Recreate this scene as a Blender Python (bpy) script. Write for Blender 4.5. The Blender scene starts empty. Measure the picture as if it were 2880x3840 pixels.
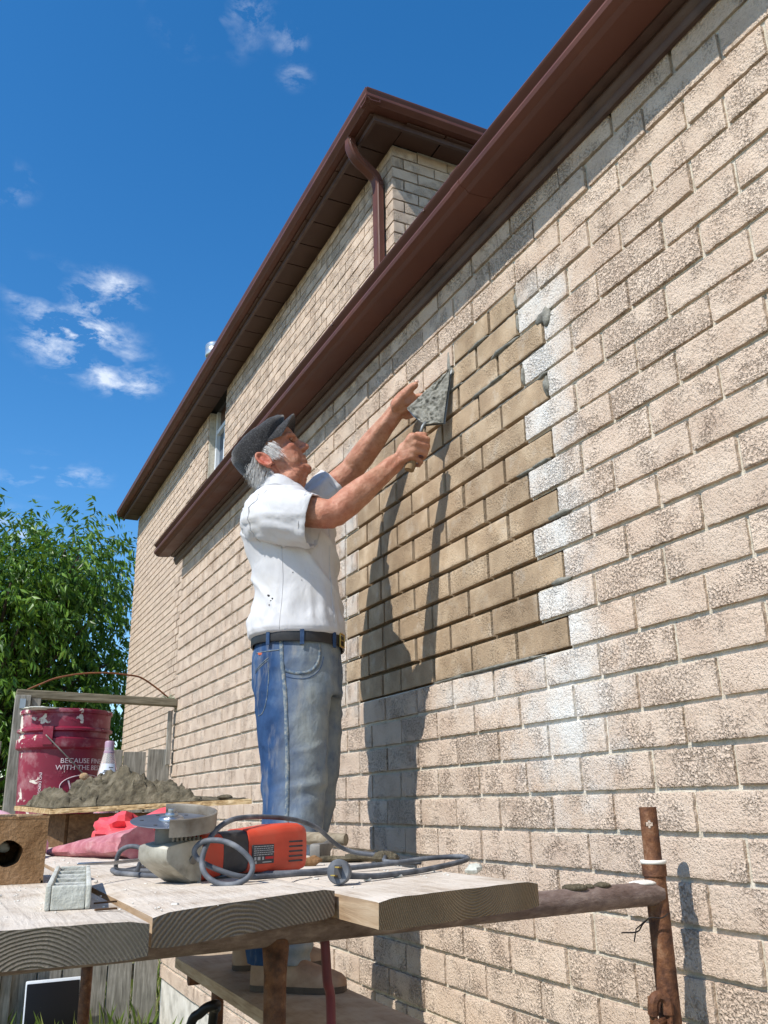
import bpy, bmesh, math, random
from mathutils import Vector, Matrix, noise
from mathutils.bvhtree import BVHTree
random.seed(7)
PI = math.pi
scene = bpy.context.scene
COL = scene.collection

# ------------------------------------------------------------------ camera
CAM = Vector((-1.39996, -1.78573, 1.33479))
cr = Vector((0.9010012, -0.4334436, -0.017987))
cu = Vector((-0.122024, -0.2930039, 0.9482926))
cf = Vector((0.4163016, 0.8522179, 0.3168873))
cam_data = bpy.data.cameras.new('camera')
cam = bpy.data.objects.new('camera', cam_data)
COL.objects.link(cam)
mw = Matrix((cr, cu, -cf)).transposed().to_4x4()
mw.translation = CAM
cam.matrix_world = mw
cam_data.sensor_fit = 'VERTICAL'
cam_data.sensor_height = 24.0
cam_data.lens = 20.429
cam_data.clip_start = 0.05
cam_data.clip_end = 2000
scene.camera = cam

# ------------------------------------------------------------------ sky and sun
SUN = Vector((-1.0, -0.33, 1.20)).normalized()
sun_el = math.asin(SUN.z)
sun_rot = math.atan2(SUN.x, SUN.y)
world = bpy.data.worlds.new('World')
scene.world = world
world.use_nodes = True
wn, wl = world.node_tree.nodes, world.node_tree.links
wn.clear()
w_out = wn.new('ShaderNodeOutputWorld')
w_bg = wn.new('ShaderNodeBackground')
w_sky = wn.new('ShaderNodeTexSky')
w_sky.sky_type = 'NISHITA'
w_sky.sun_disc = False
w_sky.sun_elevation = sun_el
w_sky.sun_rotation = sun_rot
w_sky.altitude = 300
w_sky.air_density = 1.0
w_sky.dust_density = 0.25
w_sky.ozone_density = 2.0
w_bg.inputs['Strength'].default_value = 0.13
CLOUDS = [(0.04, 1.36, 0.11, .5), (0.13, 1.50, 0.15, .7), (0.15, 1.33, 0.09, .55), (0.21, 1.57, 0.11, .55), (0.165, 0.765, 0.085, .75), (0.13, 0.75, 0.06, .5), (0.285, 0.81, 0.03, .5), (0.26, 0.765, 0.03, .4), (0.14, 2.05, 0.16, .5), (-0.03, 1.13, 0.06, .5), (0.03, 2.4, 0.2, .5)]
# thin wisps of cloud, laid out on a flat layer high above the place
tc = wn.new('ShaderNodeTexCoord')
sep = wn.new('ShaderNodeSeparateXYZ')
wl.new(tc.outputs['Generated'], sep.inputs[0])
def wmath(op, a, b=None):
    n = wn.new('ShaderNodeMath'); n.operation = op
    for i, x in enumerate((a, b)):
        if x is None: continue
        if isinstance(x, (int, float)): n.inputs[i].default_value = x
        else: wl.new(x, n.inputs[i])
    return n.outputs[0]
zz = wmath('MAXIMUM', wmath('ADD', sep.outputs['Z'], 0.12), 0.05)
comb = wn.new('ShaderNodeCombineXYZ')
wl.new(wmath('DIVIDE', sep.outputs['X'], zz), comb.inputs[0])
wl.new(wmath('DIVIDE', sep.outputs['Y'], zz), comb.inputs[1])
cn = wn.new('ShaderNodeTexNoise'); cn.inputs['Scale'].default_value = 1.5
cn.inputs['Detail'].default_value = 3; cn.inputs['Roughness'].default_value = 0.5
wl.new(comb.outputs[0], cn.inputs['Vector'])
off = wn.new('ShaderNodeVectorMath'); off.operation = 'ADD'; off.inputs[1].default_value = (4.3, 8.6, 0)
wl.new(comb.outputs[0], off.inputs[0]); wl.new(off.outputs[0], cn.inputs['Vector'])
cn2 = wn.new('ShaderNodeTexNoise'); cn2.inputs['Scale'].default_value = 13.0
cn2.inputs['Detail'].default_value = 10; cn2.inputs['Roughness'].default_value = 0.66; cn2.inputs['Distortion'].default_value = 0.25
wl.new(off.outputs[0], cn2.inputs['Vector'])
cov = wn.new('ShaderNodeMapRange'); cov.inputs[1].default_value = 0.60; cov.inputs[2].default_value = 0.85
wl.new(cn.outputs[0], cov.inputs[0])
fine = wn.new('ShaderNodeMapRange'); fine.inputs[1].default_value = 0.44; fine.inputs[2].default_value = 0.84
wl.new(cn2.outputs[0], fine.inputs[0])
banks = cov.outputs[0]
for cx, cy, rad, k in CLOUDS:
    d = wn.new('ShaderNodeVectorMath'); d.operation = 'DISTANCE'; d.inputs[1].default_value = (cx, cy, 0)
    wl.new(comb.outputs[0], d.inputs[0])
    g_ = wn.new('ShaderNodeMapRange'); g_.interpolation_type = 'SMOOTHSTEP'
    for i_, v_ in enumerate((rad, rad*0.2, 0.0, k)): g_.inputs[i_+1].default_value = v_
    wl.new(d.outputs['Value'], g_.inputs[0])
    banks = wmath('ADD', banks, g_.outputs[0])
lump = wn.new('ShaderNodeTexNoise'); lump.inputs['Scale'].default_value = 6.0; lump.inputs['Detail'].default_value = 4; wl.new(off.outputs[0], lump.inputs['Vector'])
lm = wn.new('ShaderNodeMapRange'); lm.inputs[1].default_value = 0.42; lm.inputs[2].default_value = 0.66; wl.new(lump.outputs[0], lm.inputs[0])
cloud = wmath('MULTIPLY', wmath('MULTIPLY', wmath('MULTIPLY', banks, fine.outputs[0]), lm.outputs[0]), 3.0)
cloud = wmath('MINIMUM', cloud, 0.70)
mixc = wn.new('ShaderNodeMixRGB')
mixc.inputs[2].default_value = (7.2, 7.6, 8.2, 1)
wl.new(cloud, mixc.inputs[0])
sky_tint = wn.new('ShaderNodeHueSaturation')
sky_tint.inputs['Saturation'].default_value = 1.36
sky_tint.inputs['Value'].default_value = 1.26
wl.new(w_sky.outputs[0], sky_tint.inputs['Color'])
wl.new(sky_tint.outputs[0], mixc.inputs[1])
wl.new(mixc.outputs[0], w_bg.inputs['Color'])
wl.new(w_bg.outputs[0], w_out.inputs['Surface'])

sun_data = bpy.data.lights.new('sun', 'SUN')
sun_data.energy = 4.7
sun_data.angle = math.radians(0.53)
sun_data.color = (1.0, 0.955, 0.89)
sun = bpy.data.objects.new('sun', sun_data)
COL.objects.link(sun)
sun.rotation_euler = (-SUN).to_track_quat('-Z', 'Y').to_euler()
sun.location = (-20, -7, 20)

scene.view_settings.view_transform = 'Standard'
scene.view_settings.look = 'None'
scene.view_settings.exposure = 0.26
scene.view_settings.gamma = 1.0
scene.view_settings.use_curve_mapping = False
scene.render.engine = 'CYCLES'

# ------------------------------------------------------------------ helpers
def lin(r, g, b):
    f = lambda c: (c/255/12.92) if c/255 <= 0.04045 else ((c/255+0.055)/1.055)**2.4
    return (f(r), f(g), f(b), 1.0)

ORG = {}      # object name -> world origin of its local space (unrotated things)
def tag(o, label=None, cat=None, group=None, kind=None):
    if label: o['label'] = label
    if cat: o['category'] = cat
    if group: o['group'] = group
    if kind: o['kind'] = kind
    return o
def thing(name, loc, label, cat, group=None, rz=0.0):
    o = bpy.data.objects.new(name, None)
    o.empty_display_size = 0.1
    COL.objects.link(o)
    o.location = loc
    o.rotation_euler = (0, 0, rz)
    ORG[o.name] = Vector(loc)
    return tag(o, label, cat, group)

class MB:
    def __init__(s):
        s.v = []; s.f = []; s.mi = []; s.cur = 0
    def add(s, vs, fs):
        n = len(s.v)
        s.v += [Vector(p) for p in vs]
        s.f += [tuple(i+n for i in f) for f in fs]
        s.mi += [s.cur]*len(fs)
        return s
    def box(s, c, d, R=None):
        c = Vector(c); h = Vector(d)/2
        vs = []
        for x in (-1, 1):
            for y in (-1, 1):
                for z in (-1, 1):
                    p = Vector((x*h.x, y*h.y, z*h.z))
                    if R: p = R @ p
                    vs.append(c+p)
        return s.add(vs, [(0,1,3,2),(4,6,7,5),(0,4,5,1),(2,3,7,6),(0,2,6,4),(1,5,7,3)])
    def bbox(s, c, d, b=0.003, R=None):          # box with chamfered edges
        bm = bmesh.new(); bmesh.ops.create_cube(bm, size=1.0)
        for v in bm.verts: v.co = Vector((v.co.x*d[0], v.co.y*d[1], v.co.z*d[2]))
        bmesh.ops.bevel(bm, geom=bm.edges[:], offset=b, segments=2, profile=0.6, affect='EDGES')
        bm.verts.index_update()
        vs = [(Vector(c) + ((R @ v.co) if R else v.co)) for v in bm.verts]
        fs = [tuple(v.index for v in f.verts) for f in bm.faces]
        bm.free()
        return s.add(vs, fs)
    def rings(s, rs, closed=True, cap0=True, cap1=True):
        n = len(rs[0]); vs = [p for r in rs for p in r]; fs = []
        for i in range(len(rs)-1):
            for j in range(n if closed else n-1):
                k = (j+1) % n
                fs.append((i*n+j, i*n+k, (i+1)*n+k, (i+1)*n+j))
        if cap0: fs.append(tuple(reversed(range(n))))
        if cap1: fs.append(tuple(range((len(rs)-1)*n, len(rs)*n)))
        return s.add(vs, fs)
    def tube(s, path, r, n=10, cap=True, sq=None):
        P = [Vector(p) for p in path]
        if not isinstance(r, (list, tuple)): r = [r]*len(P)
        T = []
        for i in range(len(P)):
            a = P[max(i-1, 0)]; b = P[min(i+1, len(P)-1)]
            T.append((b-a).normalized())
        up = Vector((0, 0, 1)) if abs(T[0].z) < 0.9 else Vector((1, 0, 0))
        u = (up - T[0]*up.dot(T[0])).normalized()
        rs = []
        for i in range(len(P)):
            u = (u - T[i]*u.dot(T[i]))
            u = u.normalized() if u.length > 1e-6 else T[i].orthogonal().normalized()
            w = T[i].cross(u)
            k = sq if sq else (1, 1)
            rs.append([P[i] + u*math.cos(2*PI*j/n)*r[i]*k[0] + w*math.sin(2*PI*j/n)*r[i]*k[1] for j in range(n)])
        return s.rings(rs, True, cap, cap)
    def lathe(s, prof, c, n=24, axis=(0, 0, 1), cap0=True, cap1=True):
        A = Vector(axis).normalized(); u = A.orthogonal().normalized(); w = A.cross(u); c = Vector(c)
        return s.rings([[c + A*z + (u*math.cos(2*PI*j/n)+w*math.sin(2*PI*j/n))*r for j in range(n)] for r, z in prof], True, cap0, cap1)
    def ell(s, c, r, R=None, n=14, m=9):
        c = Vector(c); rs = []
        for i in range(1, m):
            t = PI*i/m - PI/2
            ring = []
            for j in range(n):
                p = Vector((math.cos(t)*math.cos(2*PI*j/n)*r[0], math.cos(t)*math.sin(2*PI*j/n)*r[1], math.sin(t)*r[2]))
                ring.append(c + ((R @ p) if R else p))
            rs.append(ring)
        return s.rings(rs)
    def caps(s, path, r, n=12):                   # round-ended tapering chain
        P = [Vector(p) for p in path]
        a = (P[0]-P[1]).normalized(); b = (P[-1]-P[-2]).normalized()
        if not isinstance(r, (list, tuple)): r = [r]*len(P)
        pts, rr = [], []
        for k in (1.0, 0.85, 0.5):
            pts.append(P[0]+a*r[0]*k*0.98); rr.append(r[0]*math.sqrt(max(1-k*k, 0.02)))
        pts += P; rr += list(r)
        for k in (0.5, 0.85, 1.0):
            pts.append(P[-1]+b*r[-1]*k*0.98); rr.append(r[-1]*math.sqrt(max(1-k*k, 0.02)))
        return s.tube(pts, rr, n)
    def prism(s, poly, axis, lo, hi):             # poly in the other two axes
        def p3(a, b, t): return {'x': (t, a, b), 'y': (a, t, b), 'z': (a, b, t)}[axis]
        return s.rings([[p3(a, b, lo) for a, b in poly], [p3(a, b, hi) for a, b in poly]])
    def mesh(s, name, mats, org=Vector((0, 0, 0)), smooth=False):
        me = bpy.data.meshes.new(name)
        me.from_pydata([tuple(p-org) for p in s.v], [], s.f)
        for m in (mats if isinstance(mats, (list, tuple)) else [mats]): me.materials.append(m)
        if max(s.mi, default=0) > 0: me.polygons.foreach_set('material_index', s.mi)
        bm = bmesh.new(); bm.from_mesh(me); bmesh.ops.recalc_face_normals(bm, faces=bm.faces[:]); bm.to_mesh(me); bm.free()
        if smooth: me.shade_smooth() if smooth is True else shade_angle(me, smooth)
        return me
    def build(s, name, mats, parent=None, smooth=False, local=False, loc=None):
        if parent is not None and not local: org = ORG.get(parent.name, Vector((0, 0, 0)))
        elif parent is not None: org = Vector((0, 0, 0))
        else:
            if loc is None:
                xs = [p.x for p in s.v]; ys = [p.y for p in s.v]; z0 = min(p.z for p in s.v)
                loc = ((min(xs)+max(xs))/2, (min(ys)+max(ys))/2, z0)
            org = Vector(loc)
        me = s.mesh(name, mats, org, smooth)
        o = bpy.data.objects.new(name, me)
        COL.objects.link(o)
        if parent is not None: o.parent = parent
        else: o.location = org
        ORG[o.name] = org
        return o
def shade_angle(me, deg):
    me.shade_smooth()
    bm = bmesh.new(); bm.from_mesh(me)
    t = math.radians(deg)
    for e in bm.edges:
        if len(e.link_faces) == 2 and e.calc_face_angle(0) > t: e.smooth = False
    bm.to_mesh(me); bm.free()
def mesh_obj(name, me, parent=None, loc=(0, 0, 0)):
    o = bpy.data.objects.new(name, me); COL.objects.link(o); o.location = loc
    if parent is not None: o.parent = parent
    return o
def modded(me, *mods):                             # evaluate modifiers, return new mesh
    o = bpy.data.objects.new('tmp', me); COL.objects.link(o)
    for typ, kw in mods:
        md = o.modifiers.new('m', typ)
        for k, v in kw.items(): setattr(md, k, v)
    dg = bpy.context.evaluated_depsgraph_get()
    r = bpy.data.meshes.new_from_object(o.evaluated_get(dg), depsgraph=dg)
    bpy.data.objects.remove(o)
    return r
def project(p):
    d = Vector(p)-CAM; z = d.dot(cf)
    if z <= 0.05: return None
    return (1440+3268.6*d.dot(cr)/z, 1920-3268.6*d.dot(cu)/z, z)
def sstep(a, b, x):
    t = min(max((x-a)/(b-a), 0.0), 1.0); return t*t*(3-2*t)
def smooth_path(pts, k=6):
    P = [Vector(p) for p in pts]; P = [P[0]*2-P[1]] + P + [P[-1]*2-P[-2]]; out = []
    for i in range(1, len(P)-2):
        for j in range(k):
            t = j/k; a, b, c, d = P[i-1:i+3]
            out.append(0.5*((2*b)+(c-a)*t+(2*a-5*b+4*c-d)*t*t+(3*b-a-3*c+d)*t**3))
    out.append(P[-2]); return out

# ------------------------------------------------------------------ materials
def new_mat(name):
    m = bpy.data.materials.new(name); m.use_nodes = True
    nt = m.node_tree; b = nt.nodes['Principled BSDF']
    return m, nt, b
class NT:
    def __init__(s, nt): s.nt = nt
    def node(s, t, **kw):
        n = s.nt.nodes.new(t)
        for k, v in kw.items(): setattr(n, k, v)
        return n
    def link(s, a, b): s.nt.links.new(a, b)
    def math(s, op, a, b=0.0, c=None):
        n = s.node('ShaderNodeMath', operation=op)
        for i, x in enumerate((a, b, c)):
            if x is None: continue
            if isinstance(x, (int, float)): n.inputs[i].default_value = x
            else: s.link(x, n.inputs[i])
        return n.outputs[0]
    def noise(s, vec, scale, detail=4, rough=0.55, dist=0.0):
        n = s.node('ShaderNodeTexNoise'); n.inputs['Scale'].default_value = scale
        n.inputs['Detail'].default_value = detail; n.inputs['Roughness'].default_value = rough
        n.inputs['Distortion'].default_value = dist
        if vec is not None: s.link(vec, n.inputs['Vector'])
        return n.outputs['Fac']
    def ramp(s, fac, stops):
        n = s.node('ShaderNodeValToRGB'); e = n.color_ramp.elements
        while len(e) < len(stops): e.new(0.5)
        for el, (p, c) in zip(e, stops):
            el.position = p; el.color = c if len(c) == 4 else (*c, 1)
        s.link(fac, n.inputs[0]); return n.outputs[0]
    def rng(s, x, a, b, lo=0.0, hi=1.0):
        n = s.node('ShaderNodeMapRange'); s.link(x, n.inputs[0])
        for i, v in enumerate((a, b, lo, hi)): n.inputs[i+1].default_value = v
        return n.outputs[0]
    def mix(s, fac, a, b, mode='MIX'):
        n = s.node('ShaderNodeMixRGB', blend_type=mode)
        for i, x in enumerate((fac, a, b)):
            if isinstance(x, (int, float)): n.inputs[i].default_value = x
            elif isinstance(x, (tuple, list)): n.inputs[i].default_value = x if len(x) == 4 else (*x, 1)
            else: s.link(x, n.inputs[i])
        return n.outputs[0]
    def coords(s, kind='Object', scale=(1, 1, 1), rand=False):
        t = s.node('ShaderNodeTexCoord'); v = t.outputs[kind]
        if rand:
            oi = s.node('ShaderNodeObjectInfo')
            a = s.node('ShaderNodeVectorMath', operation='MULTIPLY_ADD')
            cmb = s.node('ShaderNodeCombineXYZ')
            for i in range(3): s.link(oi.outputs['Random'], cmb.inputs[i])
            s.link(cmb.outputs[0], a.inputs[0]); a.inputs[1].default_value = (37.0, 61.0, 23.0); s.link(v, a.inputs[2])
            v = a.outputs[0]
        if scale != (1, 1, 1):
            m = s.node('ShaderNodeMapping'); m.inputs['Scale'].default_value = scale; s.link(v, m.inputs['Vector']); v = m.outputs[0]
        return v
    def bump(s, h, strength=0.5, dist=0.01, normal=None):
        n = s.node('ShaderNodeBump'); n.inputs['Strength'].default_value = strength; n.inputs['Distance'].default_value = dist
        s.link(h, n.inputs['Height'])
        if normal is not None: s.link(normal, n.inputs['Normal'])
        return n.outputs[0]
def simple(name, stops, scale=20, rough=0.7, metal=0.0, detail=5, bump=None, stretch=(1, 1, 1), rand=False, spec=0.5, nrough=0.55, dist=0.0, rr=None):
    m, nt, b = new_mat(name); N = NT(nt)
    v = N.coords('Object', stretch, rand)
    fac = N.noise(v, scale, detail, nrough, dist)
    st = [(0.5, stops[0])] if len(stops) == 1 else [(0.28+0.44*i/(len(stops)-1), c) for i, c in enumerate(stops)]
    if len(stops) == 1: b.inputs['Base Color'].default_value = stops[0]
    else: N.link(N.ramp(fac, st), b.inputs['Base Color'])
    b.inputs['Roughness'].default_value = rough; b.inputs['Metallic'].default_value = metal
    b.inputs['Specular IOR Level'].default_value = spec
    if rr: N.link(N.rng(N.noise(v, rr[0], 4), 0.35, 0.65, rr[1], rr[2]), b.inputs['Roughness'])
    if bump: N.link(N.bump(N.noise(v, bump[0], 6, 0.6), bump[1], bump[2]), b.inputs['Normal'])
    return m

def brick_material(name, c1, c2, c3, coarse, island=False):
    m, nt, b = new_mat(name); N = NT(nt)
    v = N.coords('Object', rand=not island)
    if island:
        g = N.node('ShaderNodeNewGeometry'); rnd = g.outputs['Random Per Island']
        bright = N.rng(rnd, 0, 1, 0.93, 1.06); white = None
    else:
        oi = N.node('ShaderNodeObjectInfo'); sp = N.node('ShaderNodeSeparateColor'); N.link(oi.outputs['Color'], sp.inputs[0])
        bright = N.math('MULTIPLY', sp.outputs[0], 1.25); rnd = oi.outputs['Random']
        pos = N.node('ShaderNodeNewGeometry').outputs['Position']; ps = N.node('ShaderNodeSeparateXYZ'); N.link(pos, ps.inputs[0])
        py, pz = ps.outputs['Y'], ps.outputs['Z']
        dab = lambda y0, z0, a, b_, kz=1.0: N.rng(N.math('SQRT', N.math('ADD', N.math('POWER', N.math('SUBTRACT', py, y0), 2.0), N.math('POWER', N.math('MULTIPLY', N.math('SUBTRACT', pz, z0), kz), 2.0))), a, b_)
        band = N.math('MULTIPLY', N.rng(pz, 1.60, 1.70), N.rng(pz, 2.86, 2.74))
        right = N.math('MULTIPLY', N.rng(N.math('ABSOLUTE', N.math('SUBTRACT', py, 0.07)), 0.25, 0.06), band)
        left = N.math('MULTIPLY', N.math('MULTIPLY', N.rng(N.math('ABSOLUTE', N.math('SUBTRACT', py, 1.40)), 0.17, 0.05), band), 0.6)
        white = N.math('MAXIMUM', N.math('MAXIMUM', right, left), N.math('MAXIMUM', dab(0.04, 1.56, 0.32, 0.04, 0.9), N.math('MULTIPLY', dab(0.45, 1.66, 0.4, 0.05, 3.0), 0.6)))
        white = N.math('MULTIPLY', white, sp.outputs[1])
    big = N.noise(v, 9, 3); mid = N.noise(v, 150, 3, 0.6); fine = N.noise(v, 300, 3, 0.7)
    col = N.ramp(big, [(0.34, c1), (0.5, c2), (0.68, c3)])
    col = N.mix(N.rng(rnd, 0, 1, 0.0, 0.25), col, c3)
    # rough broken patches, more on some bricks than on others
    msk = N.rng(N.math('ADD', N.noise(v, 11, 2), N.math('MULTIPLY', rnd, 0.22)), 0.56, 0.72)
    wv = N.node('ShaderNodeVectorMath', operation='MULTIPLY_ADD'); cb3 = N.node('ShaderNodeCombineXYZ')
    for i_ in range(3): N.link(mid, cb3.inputs[i_])
    N.link(cb3.outputs[0], wv.inputs[0]); wv.inputs[1].default_value = (.012, .012, .012); N.link(v, wv.inputs[2])
    vo = N.node('ShaderNodeTexVoronoi', feature='F1'); vo.inputs['Scale'].default_value = 150; N.link(wv.outputs[0], vo.inputs['Vector'])
    grain = vo.outputs['Distance']
    pit = N.rng(N.math('SUBTRACT', mid, N.math('MULTIPLY', N.math('MULTIPLY', grain, msk), 0.05)), 0.36, 0.46)                      # 0 in the pits
    pitm = N.math('MULTIPLY', N.math('SUBTRACT', 1.0, pit), N.math('ADD', N.math('MULTIPLY', msk, 0.85), 0.20))
    col = N.mix(N.math('MULTIPLY', pitm, coarse*0.50), col, (c1[0]*0.36, c1[1]*0.32, c1[2]*0.27, 1))
    col = N.mix(N.rng(fine, 0.3, 0.7, 0.0, 0.35), col, (min(c3[0]*1.12, 1), min(c3[1]*1.1, 1), min(c3[2]*1.06, 1), 1))
    if white is not None:
        pg_ = N.node('ShaderNodeNewGeometry')
        wn_ = N.rng(N.math('ADD', white, N.math('MULTIPLY', N.math('SUBTRACT', N.noise(pg_.outputs['Position'], 9, 7, 0.65), 0.5), 1.9)), 0.15, 1.05)
        wn_ = N.math('MULTIPLY', wn_, N.rng(white, 0.04, 0.2))
        col = N.mix(wn_, col, (0.70, 0.675, 0.62, 1))
    if coarse < 0.6 and not island:      # damp and dry clouds over the old bricks, pale rubs
        bright = N.math('MULTIPLY', bright, N.rng(N.noise(pos, 4.5, 5, 0.6), 0.3, 0.7, 0.80, 1.16))
        col = N.mix(N.rng(N.noise(pos, 13, 6, 0.65), 0.56, 0.72, 0, 0.55), col, (0.50, 0.44, 0.36, 1))
    vm = N.node('ShaderNodeVectorMath', operation='SCALE'); N.link(col, vm.inputs[0]); N.link(bright, vm.inputs['Scale'])
    N.link(vm.outputs[0], b.inputs['Base Color'])
    b.inputs['Roughness'].default_value = 0.95; b.inputs['Specular IOR Level'].default_value = 0.15
    h = N.math('SUBTRACT', N.math('ADD', N.math('MULTIPLY', mid, N.math('ADD', N.math('MULTIPLY', msk, 0.7), 0.45)), N.math('MULTIPLY', fine, 0.25)), N.math('MULTIPLY', N.math('MULTIPLY', grain, N.math('ADD', msk, 0.12)), 0.45))
    h = N.math('SUBTRACT', h, N.math('MULTIPLY', pitm, 0.4))
    N.link(N.bump(h, 1.0 if coarse > 0.6 else 0.6, 0.007*coarse+0.001), b.inputs['Normal'])
    return m
M = {}
TAN = (lin(190,167,147), lin(202,181,161), lin(211,192,173))
M['brick'] = brick_material('brick_tan', *TAN, 1.0)
M['brick_far'] = brick_material('brick_tan_far', *TAN, 0.8, island=True)
M['brick_old'] = brick_material('brick_brown', lin(140,118,94), lin(158,136,110), lin(184,164,138), 0.55)
M['mortar'] = simple('old_mortar', [lin(170,162,146), lin(198,190,173), lin(210,203,187)], 30, 0.95, bump=(160, 0.7, 0.006), spec=0.1)
M['mortar_dark'] = simple('raked_joint', [lin(92,80,64), lin(125,110,90)], 40, 0.95, bump=(120, 0.6, 0.006), spec=0.1)
M['lime_wash'] = simple('lime_washed_joint', [lin(196,190,178), lin(222,218,208)], 30, 0.95, bump=(160, 0.7, 0.006), spec=0.1)
M['wet_mortar'] = simple('wet_mortar', [lin(88,86,78), lin(120,118,108), lin(142,140,130)], 45, 0.62, bump=(130, 0.6, 0.006), spec=0.4)
M['heap'] = simple('heaped_mortar', [lin(62,56,44), lin(98,90,72), lin(128,118,98)], 38, 0.85, bump=(150, 0.9, 0.008), spec=0.25)
M['parge'] = simple('parged_concrete', [lin(150,147,138), lin(196,192,182), lin(212,209,200)], 9, 0.9, bump=(60, 0.5, 0.006), spec=0.1)
M['brown'] = simple('brown_aluminium', [lin(84,50,40), lin(100,62,50)], 3, 0.5, bump=(14, 0.08, 0.004), spec=0.3, rr=(6, 0.42, 0.6))
M['brown2'] = simple('brown_aluminium_weathered', [lin(62,44,38), lin(86,66,58), lin(74,50,42)], 7, 0.5, bump=(30, 0.15, 0.004))
M['soffit'] = simple('brown_soffit', [lin(74,50,40), lin(84,58,47)], 4, 0.6, bump=(90, 0.15, 0.002))
M['shingle'] = simple('roof_shingle', [lin(60,52,48), lin(88,76,70)], 30, 0.95, bump=(120, 0.6, 0.006))
M['white_frame'] = simple('white_vinyl', [lin(205,212,218), lin(225,230,234)], 8, 0.4)
m, nt, b = new_mat('window_glass'); b.inputs['Base Color'].default_value = (0.03, 0.05, 0.08, 1); b.inputs['Roughness'].default_value = 0.05; b.inputs['Specular IOR Level'].default_value = 0.8; M['glass_dark'] = m
M['galv'] = simple('galvanised_steel', [lin(170,175,178), lin(205,208,210)], 12, 0.35, 0.8)
M['dark_in'] = simple('dark_interior', [lin(30,26,24), lin(42,36,32)], 6, 0.9)
M['soil'] = simple('ground_soil', [lin(108,96,80), lin(136,124,104), lin(112,114,80), lin(150,138,118)], 3.5, 0.95, bump=(40, 0.8, 0.02), detail=8)

C_ = 0.0875        # one course
L_ = 0.23996       # one brick length with its joint
Z0 = 1.70          # bottom of the repaired patch

# ------------------------------------------------------------------ ground
g = MB()
n = 60
for i in range(n+1):
    for j in range(n+1):
        x = -70+140*i/n; y = -30+150*j/n
        g.v.append(Vector((x, y, 0.03*noise.noise(Vector((x*0.5, y*0.5, 0))))))
for i in range(n):
    for j in range(n):
        a = i*(n+1)+j; g.f.append((a, a+1, a+n+2, a+n+1)); g.mi.append(0)
tag(g.build('ground', M['soil'], smooth=True, loc=(0, 0, 0)), kind='structure')

# ------------------------------------------------------------------ bricks
def brick_mesh(name, seed, mat, amp, length=L_-0.011, height=C_-0.0115, ny=48, nz=17, depth=0.05, edge=0.0012):
    rnd = random.Random(seed); o = Vector((seed*7.3, seed*3.1, seed*1.7))
    mb = MB(); grid = []
    tilt = rnd.uniform(-1, 1)*0.0012
    for j in range(nz+1):
        for i in range(ny+1):
            y = (i/ny-0.5)*length; z = (j/nz-0.5)*height
            e = min(i, ny-i, ) / ny * length; f = min(j, nz-j)/nz*height
            d = min(e, f)
            p = Vector((y, z, 0))
            nn = noise.noise(p*90+o)*0.3 + noise.noise(p*190+o)*0.8
            rough = 0.35+1.3*sstep(-0.1, 0.45, noise.noise(p*9+o*2))
            x = -amp*nn*rough + tilt*(y/length)*2
            x += edge*0.9*(1-sstep(0, 0.003, d))
            if i in (0, ny): y += noise.noise(Vector((z*60, seed, i)))*amp*1.1*(1 if i else 1)
            if j in (0, nz): z += noise.noise(Vector((y*45, seed*2, j)))*amp*1.1
            grid.append(Vector((x, y, z)))
    mb.v = grid
    for j in range(nz):
        for i in range(ny):
            a = j*(ny+1)+i; mb.f.append((a, a+1, a+ny+2, a+ny+1)); mb.mi.append(0)
    loop = [i for i in range(ny+1)] + [j*(ny+1)+ny for j in range(1, nz+1)] + [nz*(ny+1)+i for i in range(ny-1, -1, -1)] + [j*(ny+1) for j in range(nz-1, 0, -1)]
    k = len(mb.v)
    for a in loop:
        p = mb.v[a]; mb.v.append(Vector((depth, p.y, p.z)))
    for t in range(len(loop)):
        u = (t+1) % len(loop)
        mb.f.append((loop[t], loop[u], k+u, k+t)); mb.mi.append(0)
    return mb.mesh(name, mat, smooth=50)
BR = [brick_mesh('brick', 11+s, M['brick'], 0.0019) for s in range(9)]
BO = [brick_mesh('repair_brick', 51+s, M['brick_old'], 0.0005, edge=0.0015, height=C_-0.014, length=L_-0.014) for s in range(5)]

# rows: even rows break on whole lengths, odd rows on halves; the repaired patch sits at rows 0 to 12
Y_END = 4.489
PATCH = {}
for k in range(0, 13):
    if k % 2 == 0:
        js = [0, 1, 2, 3, 4, 4.6, 5.5]
    else:
        js = [0.5, 1.5, 2.5, 3.5, 4.5, 5.1, 6.0]
    if k == 12: js = [0.5, 1.15, 2.1]
    if k == 11: js = [0.5, 1.5, 2.5, 3.5, 4.5]
    if k == 10: js = [0, 1, 2, 3, 4, 5]
    if k == 9: js = [0.5, 1.5, 2.5, 3.5, 4.5, 5.5]
    PATCH[k] = [j*L_ for j in js]
HOLE = (12, 4.75*L_, 5.5*L_)
def row_breaks(k, y0, y1, shift=0.0):
    off = (0.5*L_ if k % 2 else 0.0) + shift
    r = random.Random(k*13+5)
    n0 = math.floor((y0-off)/L_); ys = [y0]
    y = off + (n0+1)*L_
    while y < y1-0.03:
        if y > y0+0.03: ys.append(y + r.uniform(-0.012, 0.012))
        y += L_
    ys.append(y1); return ys
cells = []   # (yc, zc, length, kind, k)
for k in range(-16, 16):
    zc = Z0+(k+0.5)*C_
    if k in PATCH:
        a, bnd = PATCH[k][0], PATCH[k][-1]
        for ys, kind in ((row_breaks(k, -1.75, a), 0), (PATCH[k], 1), (row_breaks(k, bnd, Y_END), 0)):
            for p, q in zip(ys, ys[1:]): cells.append(((p+q)/2, zc, q-p, kind, k))
    else:
        ys = row_breaks(k, -1.75, Y_END)
        for p, q in zip(ys, ys[1:]): cells.append(((p+q)/2, zc, q-p, 0, k))
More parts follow.
